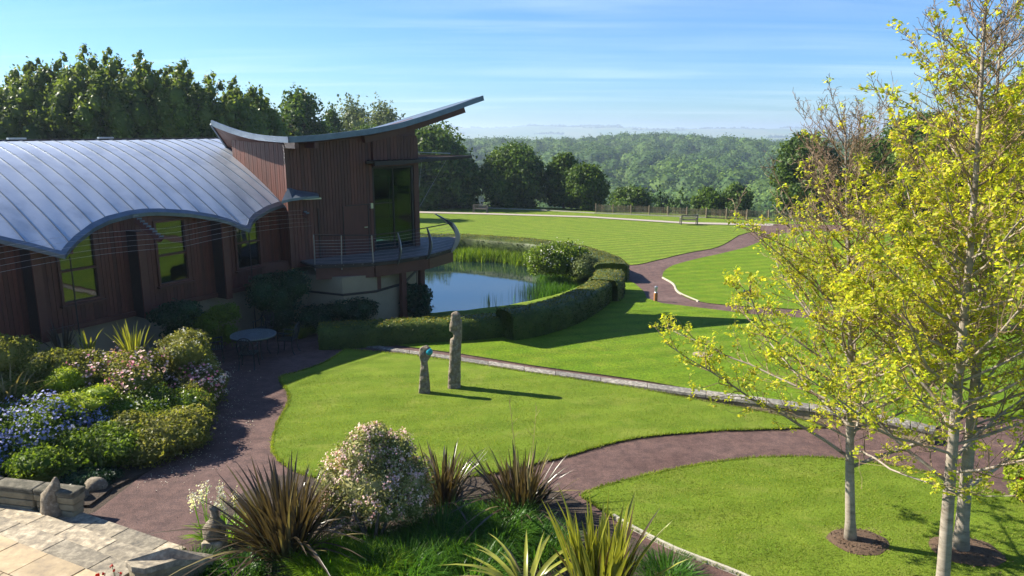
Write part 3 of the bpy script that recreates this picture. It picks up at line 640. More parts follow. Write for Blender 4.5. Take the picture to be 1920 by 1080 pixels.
backing(A(0), A(gs0 - .06), 1.9, 6.5, nf, 'wall_panel', pav); boards(A(0), A(gs0 - .06), 1.95, 6.5, nf, 'boarding', pav, .13)
bz0 = on_front(697, 305)[1]; bs0 = on_front(697, 300)[0]
mb = MB(); q = FP((bs0 + LF) / 2, -.04, (gt + .05 + 6.6) / 2); mb.box(q, (LF - bs0, .3, 6.6 - gt - .05), rzf); mb.build('upper_box', M['beam'], pav)
boards(A(bs0) + nf * .11, A(LF) + nf * .11, gt + .06, 6.6, nf, 'boarding', pav, .15)
# roof-following infill between wall head and roof
n_ = 16; mb = MB()
for i in range(n_):
    a, b = LF * i / n_, LF * (i + 1) / n_; q = [FP(a, .02, 6.45), FP(b, .02, 6.45), FP(b, .02, roofz(b) + .05), FP(a, .02, roofz(a) + .05)]
    q += [x_ - nf * .2 for x_ in q]; mb.add(q, [(0, 1, 2, 3), (7, 6, 5, 4), (3, 2, 6, 7), (0, 4, 5, 1)])
mb.build('wall_head', M['beam'], pav)
# left flank rising out of the wing roof
LLf = (TL - TC).length
backing(flat(TC), flat(TL), 2.0, 6.34, nl, 'wall_panel', pav, .12); boards(flat(TC) + nl * .0, flat(TL), 2.0, 6.4, nl, 'boarding', pav, .13, zf=lambda q: 6.34 + .42 * q ** 1.3)
# corner trim
mb = MB(); mb.box((TC.x, TC.y, 4.1), (.12, .12, 4.4), rzf); mb.build('corner_post', M['beam'], pav)
# right return wall (end with post), rear walls
back = -nf * 5.5
mb = MB(); q = FP(LF + .02, -.1, (DK + 6.5) / 2); mb.box(q, (.22, .22, 6.5 - DK), rzf); mb.build('end_post', M['beam'], pav)
mb = MB(); q = FP(LF - .04, -3.4, 5.35); mb.box(q, (.12, 6.2, .9), rzf); mb.build('end_wall_head', M['beam'], pav)
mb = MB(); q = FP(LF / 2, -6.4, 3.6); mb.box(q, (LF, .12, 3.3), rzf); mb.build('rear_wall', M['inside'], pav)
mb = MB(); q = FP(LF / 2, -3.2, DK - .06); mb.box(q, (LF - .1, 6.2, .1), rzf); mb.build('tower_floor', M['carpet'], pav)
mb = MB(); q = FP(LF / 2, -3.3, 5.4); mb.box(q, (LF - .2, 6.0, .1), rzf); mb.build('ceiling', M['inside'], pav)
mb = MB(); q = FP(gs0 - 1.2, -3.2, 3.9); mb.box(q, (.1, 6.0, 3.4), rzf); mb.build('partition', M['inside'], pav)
# big glazed corner
fr = MB(); midg = (gs0 + gs1) / 2
for s, w_ in ((gs0, .07), (midg, .04), (gs1, .08)): fr.box(FP(s, -.06, (DK + gt) / 2), (w_, .1, gt - DK), rzf)
fr.box(FP(midg, -.06, gt - .01), (gs1 - gs0, .1, .07), rzf); fr.box(FP(midg, -.06, DK + .05), (gs1 - gs0, .1, .08), rzf)
win = fr.build('window', M['darkwood'], pav)
for a, b in ((gs0, midg), (midg, gs1)): MB().box(FP((a + b) / 2, -.06, (DK + gt) / 2), (b - a - .07, .015, gt - DK - .1), rzf).build('pane', M['towerglass'], win)
fr = MB()
for k in range(4): fr.box(FP(LF - .04, -.4 - 1.6 * k, (DK + 4.9) / 2), (.06, .06, 4.9 - DK), rzf)
w2 = fr.build('window', M['darkwood'], pav)
for k in range(3): MB().box(FP(LF - .04, -1.2 - 1.6 * k, (DK + 4.9) / 2), (.015, 1.5, 4.9 - DK), rzf).build('pane', M['glass'], w2)
# door in the front wall
ds0, ds1 = on_front(645, 440)[0], on_front(690, 440)[0]; dt = on_front(668, 385)[1]
mb = MB(); mb.box(FP((ds0 + ds1) / 2, .035, (DK + dt) / 2), (ds1 - ds0, .03, dt - DK), rzf); dr = mb.build('door', M['board'], pav)
for s in (ds0 - .02, ds1 + .02, ds0 - (ds1 - ds0)): MB().box(FP(s, .05, (DK + dt) / 2), (.03, .03, dt - DK), rzf).build('door_trim', M['darkwood'], dr)
MB().box(FP((ds0 * 2 - .9 + ds1) / 2, .05, dt + .015), (ds1 - ds0 + 1.0, .03, .03), rzf).build('door_trim', M['darkwood'], dr)
MB().box(FP(ds1 - .12, .09, DK + 1.0), (.14, .03, .03), rzf).build('handle', M['cap'], dr)
MB().box(FP(gs0 - .16, .07, on_front(702, 385)[1]), (.1, .09, .2), rzf).build('wall_lamp', M['cap'], pav)
# canopy: slatted shade
cz = on_front(740, 303)[1]; cs0 = on_front(700, 300, .7)[0]
mb = MB(); mb.bar(FP(cs0, .75, cz - .02), FP(cs0 + 1.3, .75, cz), .1, .16); mb.bar(FP(cs0, .14, cz), FP(LF + 2.6, .14, cz + .1), .08, .1)
mb.bar(FP(cs0 + 1.3, .75, cz), FP(LF + 3.0, -.2, cz + .1), .06, .12); mb.bar(FP(LF + 3.0, -.2, cz + .1), FP(LF + 1.6, -3.2, cz + .1), .06, .1)
can = mb.build('shade_canopy', M['darkwood'], pav)
for j in range(22):
    s = cs0 + .1 + j * (LF + 2.7 - cs0) / 22; o1 = .72 if s < cs0 + 1.3 else .72 - .9 * (s - cs0 - 1.3) / (LF + 1.7 - cs0)
    MB().bar(FP(s, .1, cz + .09), FP(s, o1, cz + .06), .05, .03).build('slat', M['darkwood'], can)
    if s > LF: MB().bar(FP(s, .05, cz + .09), FP(s - .1, -1.9 + (s - LF) * .3, cz + .09), .05, .03).build('slat', M['darkwood'], can)
for s in (LF + .6, LF + 1.9):
    mb = MB(); mb.tube([FP(s, -.4, cz + .1), FP(LF + .1, -.2, cz - 2.1)], .008, 4); mb.build('stay_rod', M['steel'], can)
mb = MB(); mb.tube([FP(LF + .1, -.2, cz + .34), FP(LF + 1.8, -.1, cz + .26)], .02, 6); mb.build('stay_rod', M['cap'], can)
# swoop roof: sheet thick at the spine, rising to both tips
back_d = (-nf * .9 + Vector((0, 0, 0)))
tipL = on_front(395, 226, 0)
_nc = flat(FP(RS[0], OV, 0)); _q = None
for _i in range(400):
    _q = _nc + dl * (.02 * _i)
    if 960 + F * _q.x / (_q.y * math.cos(PITCH)) < 397: break
LT = aty(397, 234, _q.y)            # left tip of the swoop
NC = FP(RS[0], OV, RZ[0])         # near corner
def edgeL(t_):                      # near-left edge, from corner to left tip, sagging
    q = NC.lerp(LT, t_); q.z -= .16 * math.sin(math.pi * t_) ; return q
nS = 22; rows = []
for i in range(nS + 1):
    s = RS[0] + (RS[-1] - RS[0]) * i / nS; dxy = Vector((LT.x - NC.x, LT.y - NC.y, 0)); L0 = dxy.length; wd_ = float(np.interp(i / nS, [0, .62, 1], [L0, 7.6, .25]))
    front = FP(s, OV, roofz(s))
    taper = 1 - .93 * (i / nS) ** 2.2
    row = []
    for j in range(9):
        t_ = j / 8; base = edgeL(t_) - NC; q = front + dxy.normalized() * (wd_ * t_) + Vector((0, 0, base.z * max(0, 1 - i / nS * 4) ** 2 - .17 * wd_ * t_ * min(1, i / 3))); 
        q = q + df * (0.0); row.append(q)
    rows.append(row)
vs_ = [q for r_ in rows for q in r_]; n9 = 9; fs_ = [(i * n9 + j, (i + 1) * n9 + j, (i + 1) * n9 + j + 1, i * n9 + j + 1) for i in range(nS) for j in range(8)]
th = .17; top = [q + Vector((0, 0, th)) for q in vs_]; nb = len(vs_)
mb = MB(); mb.add([*vs_], [f[::-1] for f in fs_]); ro = mb.build('tower_roof_soffit', M['beam'], pav)
mb = MB(); mb.add(top, fs_); mb.build('tower_roof_sheet', M['zinc_edge'], ro)
# fascia strips (zinc), front in lengths and left in lengths, each separate
def fascia(P_, name, hgt=.2, k=2, nrm=None):
    for a in range(0, len(P_) - 1, k):
        seg_ = P_[a:a + k + 1]; mb = MB()
        for x_, y_ in zip(seg_, seg_[1:]): mb.bar(x_ + Vector((0, 0, hgt / 2 - .03)), y_ + Vector((0, 0, hgt / 2 - .03)), .07, hgt)
        mb.build(name, M['zinc_edge'], ro)
fascia([r_[0] for r_ in rows], 'fascia_strip'); fascia([r_[8] for r_ in rows], 'fascia_strip'); fascia([edgeL(t_ / 16) for t_ in range(17)], 'fascia_strip', .2, 2)
fascia(rows[-1], 'fascia_strip', .18, 9)
# timber rib under the prow, stepped
mb = MB()
for i in range(9, nS - 2):
    a = rows[i][0].lerp(rows[i][8], .12) - Vector((0, 0, .14)); b = rows[i + 1][0].lerp(rows[i + 1][8], .12) - Vector((0, 0, .14)); mb.bar(a, b, .2, .24)
mb.build('prow_beam', M['beam'], ro)
for s, o_ in ((.02, .5), (.75, .5)): MB().box(FP(s, o_, RZ[0] - .13), (.14, .8, .2), rzf).build('rafter_end', M['beam'], ro)
# upturned roof tip where the third scallop meets the tower wall
def onf(u, v, off):
    d = Vector(ray(u, v)); A_ = TC + nf * off; t_ = A_.dot(nf) / d.dot(nf); q = d * t_; q.z += CH; return q
ti = [onf(u, v, .03) for u, v in ((540, 351), (555, 356), (575, 359), (596, 362))]; to_ = [onf(u, v, .55) for u, v in ((528, 377), (548, 372), (572, 369), (598, 367))]
mb = MB(); vs_ = ti + to_ + [q - Vector((0, 0, .09)) for q in ti + to_]; k4 = range(3)
mb.add(vs_, [(i, i + 4, i + 5, i + 1) for i in k4] + [(i + 8, i + 9, i + 13, i + 12) for i in k4] + [(i + 4, i + 12, i + 13, i + 5) for i in k4] + [(3, 7, 15, 11), (0, 8, 12, 4)]); mb.build('roof_tip', M['zinc_edge'], pav)
mb = MB(); mb.bar(onf(540, 374, .5), onf(602, 372, .5), .05, .05); mb.build('gutter', M['cap'], pav)
# deck
dk_px = [(590, 497), (640, 496), (700, 493), (745, 488), (800, 479), (845, 467), (858, 444)]
DP = [atz(u, v, DK) for u, v in dk_px]
inner = [FP(LF, -3.4, DK), FP(LF, 0, DK), FP(.3, 0, DK)]
poly = [(q.x, q.y) for q in DP + inner]
mb = MB(); mb.prism(poly, DK - .1, DK - .035); dk = mb.build('deck', M['darkwood'], pav)
# deck boards parallel to the front wall, cut to the polygon
mb = MB(); bw = .14
for k in range(0, 60):
    off = 2.6 - k * bw
    if off < -3.4: break
    ss_ = np.linspace(-1.5, LF + 4, 240); pts_ = [FP(s, off, 0) for s in ss_]; ins = inpoly(np.array([q.x for q in pts_]), np.array([q.y for q in pts_]), poly)
    j = 0
    while j < 240:
        if ins[j]:
            e = j
            while e + 1 < 240 and ins[e + 1]: e += 1
            if e > j: mb.bar(FP(ss_[j], off, DK - .017), FP(ss_[e], off, DK - .017), bw - .015, .034)
            j = e + 1
        else: j += 1
o = mb.build('decking', M['deck'], pav); tag(o, kind='stuff')
for a, b in zip(DP, DP[1:]): mb = MB(); mb.bar(a + Vector((0, 0, -.05)), b + Vector((0, 0, -.05)), .06, .13); mb.build('deck_edge', M['darkwood'], pav)
for (a, b) in ((0, 2), (2, 4), (4, 5)):
    mb = MB(); mb.bar(DP[a] + Vector((0, .12, -.33)), DP[b] + Vector((0, .12, -.33)), .2, .4); mb.build('deck_beam', M['beam'], pav)
for q, nm in ((DP[2] + Vector((.05, .35, 0)), 0), (DP[3] + Vector((.1, .5, 0)), 0), (DP[4] + Vector((-.3, .6, 0)), 0), (FP(LF - .1, -.2, 0), 0)):
    mb = MB(); mb.box((q.x, q.y, .1), (.2, .2, 3.9), rzf); mb.build('deck_post', M['beam'], pav)
# curved cream base drum with a dark string course
BP = [atz(572, 590, .3), atz(640, 600, .3), atz(700, 596, .3), atz(750, 585, .3)]
pl = [(q.x, q.y) for q in [BP[0] + Vector((-.8, .5, 0)), BP[0] + Vector((0, .4, 0)), BP[1] + Vector((0, .5, 0)), BP[2] + Vector((0, .8, 0)), BP[3] + Vector((0, 1.4, 0)), BP[3] + Vector((.2, 5, 0)), BP[0] + Vector((-.8, 5, 0))]]
mb = MB(); mb.prism(pl, -1.6, 1.05); mb.prism([((a - pl[0][0]) * .985 + pl[0][0], b + .04) for a, b in pl], 1.12, 1.7)
mb.build('tower_base', M['render'], pav); mb = MB(); mb.prism([(a * 1.0, b - .03) for a, b in pl], 1.05, 1.12); mb.build('string_course', M['darkwood'], pav)
# railings
rail = MB(); hp = [aty(588, 440, DP[0].y), aty(640, 441, DP[1].y), aty(697, 441, DP[2].y), aty(745, 436, DP[3].y), aty(800, 427, DP[4].y), aty(848, 418, DP[5].y), aty(815, 401, DP[5].y + 3.2)]
bal = thing('balcony_railing', 'steel balcony railing with thin wires and curved blade posts around the deck', 'railing', tuple(DP[0]))
rail.tube(hp, .022, 6); rail.build('handrail', M['darkwood'], bal)
for i, q in enumerate(DP[:3]):
    a = q + Vector((0, .05, 0)); mb = MB(); mb.bar(a + Vector((0, 0, -.2)), hp[i], .03, .05); mb.build('rail_post', M['steel'], bal)
for j in range(8):
    z = .1 + j * .11; P_ = [DP[i].lerp(Vector((hp[i].x, hp[i].y, DP[i].z + .98)), z / .98) for i in range(3)]
    for k in range(2): mb = MB(); mb.tube([P_[k], P_[k + 1]], .0045, 4); mb.build('rail_wire', M['steel'], bal)
for j in range(8):
    z = .1 + j * .11; mb = MB(); P_ = [DP[i].lerp(hp[i], min(1, z / .98)) + Vector((.12 * math.sin(z * 3), -.1 * math.sin(z * 3), 0)) for i in range(2, 6)]; mb.tube(P_, .0045, 4); mb.build('rail_wire', M['steel'], bal)
def blade(base, top, outw, nm='blade_post'):
    mb = MB(); n = 10; vs_ = []; side = (top - base).cross(outw).normalized() * .012
    for i in range(n + 1):
        t_ = i / n; c = base.lerp(top, t_) + outw * .26 * math.sin(math.pi * min(1, t_ * .95 + .02)); wd = .035 + .065 * math.sin(math.pi * t_)
        for sx, sy in ((-1, -1), (1, -1), (1, 1), (-1, 1)): vs_.append(c + side * sx + outw * sy * wd)
    fs_ = [(i * 4 + k, i * 4 + (k + 1) % 4, (i + 1) * 4 + (k + 1) % 4, (i + 1) * 4 + k) for i in range(n) for k in range(4)] + [(0, 3, 2, 1), (n * 4, n * 4 + 1, n * 4 + 2, n * 4 + 3)]
    mb.add(vs_, fs_); mb.build(nm, M['kerb'] if False else M['steel'], bal)
for a, b, ow in ((DP[3], hp[3], Vector((.5, -.8, 0))), (DP[4], hp[4], Vector((.6, -.7, 0))), (DP[5], hp[5], Vector((.95, -.2, 0))), (DP[5].lerp(DP[6], .8), hp[5].lerp(hp[6], .45), Vector((1, 0, 0))), (DP[6] + Vector((-.2, 1.6, 0)), hp[6], Vector((1, .1, 0)))):
    blade(a + Vector((0, 0, -.15)), b, ow.normalized())
# ================================================================== COPING WALL
wall = thing('garden_wall', 'low stone wall with lichened coping curving across the lawn', 'wall', tuple(g(*COPS[0])))
def lerpl(Ls, t_):
    k = t_ * (len(Ls) - 1); i = min(int(k), len(Ls) - 2); a = Ls[i]; b = Ls[i + 1]; f_ = k - i; return (a[0] + (b[0] - a[0]) * f_, a[1] + (b[1] - a[1]) * f_)
# arc-length sampling in the world
QN = [g(*lerpl(COPN, i / 200)) for i in range(201)]; QS = [g(*lerpl(COPS, i / 200)) for i in range(201)]
cum = [0]
for a, b in zip(QS, QS[1:]): cum.append(cum[-1] + (b - a).length)
def wall_at(dist):
    k = float(np.interp(dist, cum, range(201))); i = min(int(k), 199); f_ = k - i; s_ = QS[i].lerp(QS[i + 1], f_); n_ = QN[i].lerp(QN[i + 1], f_)
    d = (n_ - s_); d.z = 0; d = d.normalized() * .36; return s_, s_ + d
TL_ = cum[-1]; d0 = 0
def topz(q, frac): return gz(q.x, q.y) + .06 + .30 * float(sst(.55, .95, frac))
while d0 < TL_ - .1:
    ln = random.uniform(.9, 1.6); d1 = min(d0 + ln, TL_); a0, b0 = wall_at(d0 + .008); a1, b1 = wall_at(d1 - .008); j = random.uniform(-.008, .008)
    T = [topz(q, f_ / TL_) + j for q, f_ in ((a0, d0), (a1, d1), (b1, d1), (b0, d0))]
    mb = MB(); mb.prism([(q.x, q.y) for q in (a0, a1, b1, b0)], [z - .09 for z in T], T); mb.build('coping_stone', M['coping'], wall, bevel=.012); d0 = d1
cb_ = MB(); d0 = TL_ * .42
while d0 < TL_ - .1:
    d1 = min(d0 + .6, TL_); a0, b0 = wall_at(d0); a1, b1 = wall_at(d1); T = [topz(q, f_ / TL_) - .10 for q, f_ in ((a0, d0), (a1, d1), (b1, d1), (b0, d0))]
    u1 = (b0 - a0).normalized() * .08; cb_.prism([(q.x, q.y) for q in (a0 + u1, a1 + u1, b1 - u1, b0 - u1)], [-.5] * 4, T); d0 = d1
cb_.build('wall_core', M['wallstone'], wall)
d0 = TL_ * .5
while d0 < TL_ - .1:
    frac = d0 / TL_
    for c_ in range(3):
        ln = random.uniform(.3, .6); d1 = min(d0 + ln, TL_); a0, b0 = wall_at(d0 + .01); a1, b1 = wall_at(d1 - .01); z1 = topz(a0, frac) - .09 - c_ * .13; z0 = z1 - .12
        ins = random.uniform(.02, .06)
        u_ = (b0 - a0).normalized() * ins
        mb = MB(); mb.prism([(q.x, q.y) for q in (a0 + u_, a1 + u_, b1 - u_, b0 - u_)], z0, z1 - .008); mb.build('wall_stone', M['wallstone'], wall)
    d0 += .45
# ================================================================== TERRACE AND STEPS (bottom left)
ter = thing('stone_terrace', 'pale sandstone terrace with shallow steps down to the tarmac path', 'terrace', tuple(g(125, 956)))
sA, sB = g(125, 956), g(372, 1040); ds = (sB - sA); ds.z = 0; ds.normalize(); ns = Vector((-ds.y, ds.x, 0)); ns = ns if ns.y < 0 else -ns   # towards the camera
def TP(a, b, z): q = sA + ds * a + ns * b; return (q.x, q.y, z)
rzs = math.atan2(ds.y, ds.x)
lev = [(0, .42, .07), (.42, .86, .14), (.86, 1.32, .21)]
for b0, b1, z in lev:
    a = -2.6 + random.uniform(-.3, 0)
    while a < 2.95:
        ln = random.uniform(.7, 1.2); mb = MB(); e = min(a + ln, 3.1); mb.box(TP((a + e) / 2, (b0 + b1) / 2, z - .15), (e - a - .012, b1 - b0 - .006, .3), rzs); mb.build('step_stone', M['step'], ter, bevel=.012); a += ln
for r_ in range(10):
    a = -3.2 + (.35 if r_ % 2 else 0); b = 1.32 + .62 * r_
    while a < 3.2:
        ln = random.choice((.6, .75, .9)); mb = MB(); mb.box(TP(a + ln / 2, b + .31, .24 + random.uniform(-.004, .004)), (ln - .016, .604, .08), rzs); mb.build('slab', M['slab'], ter, bevel=.006); a += ln
mb = MB(); mb.box(TP(0, 4.5, .1), (6.6, 6.3, .18), rzs); o = mb.build('joint_bed', M['soil'], ter)
# short end wall with coping beside the bed (bottom centre-left)
ew = thing('end_wall', 'short sandstone wall with weathered sloping coping below the stone bird', 'wall', tuple(atz(320, 1060, .2)))
cp = [atz(u, v, z) for u, v, z in ((234, 1052, .62), (262, 1034, .62), (318, 1028, .60), (404, 1040, .34), (398, 1049, .34), (330, 1049, .58), (272, 1066, .62), (246, 1062, .62))]
mb = MB(); mb.prism([(q.x, q.y) for q in cp], [q.z - .1 for q in cp], [q.z for q in cp]); mb.build('coping_stone', M['step'], ew, bevel=.012)
ctr = sum(cp, Vector()) / len(cp); inn = [ctr.lerp(q, .93) for q in cp]
mb = MB(); mb.prism([(q.x, q.y) for q in inn], -.05, [q.z - .103 for q in inn]); mb.build('wall_body', M['wallstone'], ew)
lw = thing('bed_wall', 'low mossy stone wall holding up the blue-flowered shrub bed', 'wall', tuple(g(40, 940)))
a, b = atz(-120, 893, .5), atz(78, 915, .5); d = (b - a); d.z = 0; d.normalize(); n_ = Vector((d.y, -d.x, 0)); L_ = (b - a).length; q0 = 0
while q0 < L_:
    ln = random.uniform(.6, .9); c = a + d * (q0 + ln / 2); mb = MB(); mb.box((c.x, c.y, .5), (ln - .01, .32, .1), math.atan2(d.y, d.x)); mb.build('coping_stone', M['mossy'], lw, bevel=.03)
    for k in range(3):
        mb = MB(); mb.box((c.x + random.uniform(-.02, .02), c.y, .38 - k * .135), (ln - .02 - .05 * k, .27 + random.uniform(0, .02), .125), math.atan2(d.y, d.x)); mb.build('wall_stone', M['wallstone'], lw, bevel=.02)
    q0 += ln
# weathered stone ornaments
def lump_stone(name, label, cat, base, rings, seed, rzz=0):
    t_ = thing(name, label, cat, tuple(base)); mb = MB(); n = 14; vs_ = []
    for (ox, oy, z, rx, ry) in rings:
        for k in range(n):
            th_ = 2 * math.pi * k / n; q = Vector((math.cos(th_), math.sin(th_), 0)); s = 1 + .3 * noise.noise(Vector((q.x * 1.8 + seed, q.y * 1.8, z * 6))) + .12 * noise.noise(Vector((q.x * 5 + seed, q.y * 5, z * 14)))
            x_, y_ = ox + q.x * rx * s, oy + q.y * ry * s; vs_.append((base[0] + x_ * math.cos(rzz) - y_ * math.sin(rzz), base[1] + x_ * math.sin(rzz) + y_ * math.cos(rzz), base[2] + z))
    fs_ = [(i * n + k, i * n + (k + 1) % n, (i + 1) * n + (k + 1) % n, (i + 1) * n + k) for i in range(len(rings) - 1) for k in range(n)] + [tuple(range(n))[::-1], tuple(range((len(rings) - 1) * n, len(rings) * n))]
    mb.add(vs_, fs_); mb.build('carved_body', M['menhir'], t_, smooth=True); return t_
b = g(404, 1036); b.z = .0
lump_stone('stone_bird', 'weathered carved stone bird with upright neck at the end of the short wall', 'ornament', (b.x, b.y, 0), [(0, 0, .25, .13, .1), (0, 0, .3, .17, .13), (0, 0, .42, .19, .14), (.02, 0, .52, .15, .12), (.03, 0, .6, .08, .08), (.04, 0, .68, .055, .055), (.04, 0, .76, .06, .05), (.0, 0, .81, .06, .045), (-.02, 0, .84, .03, .02)], 3)
mb = MB(); mb.box((b.x, b.y, .12), (.34, .3, .27)); st_ = thing('stone_block', 'squat sandstone block carrying the stone bird', 'block', (b.x, b.y, 0)); mb.build('block_body', M['step'], st_, bevel=.03)
b = atz(102, 962, .1)
lump_stone('stone_ornament', 'worn carved stone beast slumped at the end of the bed wall', 'ornament', (b.x, b.y, .0), [(0, 0, 0, .2, .15), (0, 0, .12, .21, .17), (-.03, 0, .26, .17, .15), (-.04, 0, .38, .15, .14), (0, 0, .5, .14, .12), (.05, 0, .6, .11, .09), (.08, 0, .68, .07, .06), (.1, 0, .75, .045, .04), (.1, 0, .79, .02, .02)], 8)

# ================================================================== STANDING STONES
def standing(label, base, prof, dep, seed, topbump=.02, notch=None):
    t_ = thing('standing_stone', label, 'sculpture', tuple(base)); mb = MB(); vs_ = []; n = 20
    for (z, xl, xr, dd) in prof:
        cx_, rx = (xl + xr) / 2, (xr - xl) / 2
        for k in range(n):
            th_ = 2 * math.pi * k / n; c, s = math.cos(th_), math.sin(th_); e = .55
            x_ = math.copysign(abs(c) ** e, c) * rx; y_ = math.copysign(abs(s) ** e, s) * dd
            nz = noise.noise(Vector((x_ * 9 + seed, y_ * 9, z * 7))) * .022
            vs_.append((base[0] + cx_ + x_ * (1 + nz), base[1] + y_ + nz * 1.6, base[2] + z + nz))
    m_ = len(prof); fs_ = [(i * n + k, i * n + (k + 1) % n, (i + 1) * n + (k + 1) % n, (i + 1) * n + k) for i in range(m_ - 1) for k in range(n)] + [tuple(range(n))[::-1], tuple(range((m_ - 1) * n, m_ * n))]
    mb.add(vs_, fs_); mb.build('stone_body', M['menhir'], t_, smooth=False); return t_
def resample(prof, n):
    zs = np.linspace(prof[0][0], prof[-1][0], n); P_ = np.array(prof); return [(z,) + tuple(np.interp(z, P_[:, 0], P_[:, k]) for k in (1, 2, 3)) for z in zs]
b = g(852, 729); sx = 1 / 69.5 / 4.9
def cv(l, x0=552, y0=828): return [((y0 - y) * sx * 1.045, (xl - x0) * sx, (xr - x0) * sx, dd) for y, xl, xr, dd in l]
pf = cv([(840, 490, 610, .15), (700, 497, 611, .15), (600, 508, 613, .14), (540, 512, 614, .14), (500, 514, 616, .14), (400, 520, 624, .13), (378, 524, 627, .13), (370, 538, 628, .13), (355, 551, 628, .13), (325, 552, 629, .13), (308, 540, 630, .13), (298, 519, 630, .13), (260, 518, 632, .13), (215, 526, 631, .13), (205, 530, 622, .12), (150, 533, 615, .11), (138, 545, 600, .08), (132, 555, 590, .04)])
t_ = standing('tall rough standing stone with a round notch cut in its left edge', b, resample(pf, 70), .15, 1)
b = g(796, 739)
def cv2(l): return cv(l, 282, 878)
pf = cv2([(885, 226, 336, .10), (800, 235, 333, .10), (700, 245, 326, .09), (640, 252, 320, .085), (590, 256, 316, .08), (570, 254, 326, .085), (545, 246, 344, .09), (510, 242, 356, .09), (480, 246, 352, .09), (460, 260, 338, .08), (450, 272, 325, .06), (445, 285, 312, .03)])
t_ = standing('shorter standing stone with round head holding a turquoise glass ball', b, resample(pf, 46), .1, 5)
zb = (878 - 495) * sx * 1.045; bm = bmesh.new(); bmesh.ops.create_uvsphere(bm, u_segments=20, v_segments=14, radius=.095); 
for v in bm.verts: v.co += Vector(((336 - 282) * sx, -.045, zb))
me = bpy.data.meshes.new('glass_ball'); bm.to_mesh(me); bm.free(); me.polygons.foreach_set('use_smooth', [True] * len(me.polygons)); link('glass_ball', me, M['blueglass'], t_)
# ================================================================== GARDEN TABLE AND CHAIRS
tc = g(477, 668); tc = Vector((tc.x, tc.y + .3, gz(tc.x, tc.y) + .012)); tb = atz(475, 627, tc.z + .72); tb.z = tc.z
tbl = thing('garden_table', 'round openwork cast iron garden table on the shaded patio', 'table', tuple(tb))
mb = MB(); n = 40; R0 = .68
for (r0, r1) in ((.64, .68), (.46, .49), (.27, .3), (0.02, .1)):
    for k in range(n):
        a, b2 = 2 * math.pi * k / n, 2 * math.pi * (k + 1) / n; q = [(tb.x + r_ * math.cos(t2), tb.y + r_ * math.sin(t2), tb.z + z) for z in (.70, .725) for r_, t2 in ((r0, a), (r1, a), (r1, b2), (r0, b2))]
        mb.add(q, [(3, 2, 1, 0), (4, 5, 6, 7), (1, 2, 6, 5), (0, 4, 7, 3)])
for k in range(60):
    a = 2 * math.pi * k / 60
    for (r0, r1, tw) in ((.1, .28, .25), (.29, .47, -.2), (.48, .65, .16), (.48, .65, -.16), (.29, .47, .2)): mb.bar((tb.x + r0 * math.cos(a), tb.y + r0 * math.sin(a), tb.z + .713), (tb.x + r1 * math.cos(a + tw), tb.y + r1 * math.sin(a + tw), tb.z + .713), .017 if r0 > .2 else .012, .012)
mb.build('tabletop', M['iron_lit'], tbl)
mb = MB(); mb.lathe(tb, [(.66, .66), (.675, .66), (.675, .70), (.66, .70)], 32); mb.build('apron', M['iron'], tbl)
for k in range(4):
    a = math.pi / 4 + k * math.pi / 2; P_ = [(tb.x + r_ * math.cos(a), tb.y + r_ * math.sin(a), tb.z + z) for r_, z in ((.5, .69), (.46, .5), (.42, .3), (.44, .12), (.52, 0))]
    mb = MB(); mb.tube(P_, [.022, .02, .018, .018, .024], 6); mb.build('leg', M['iron'], tbl)
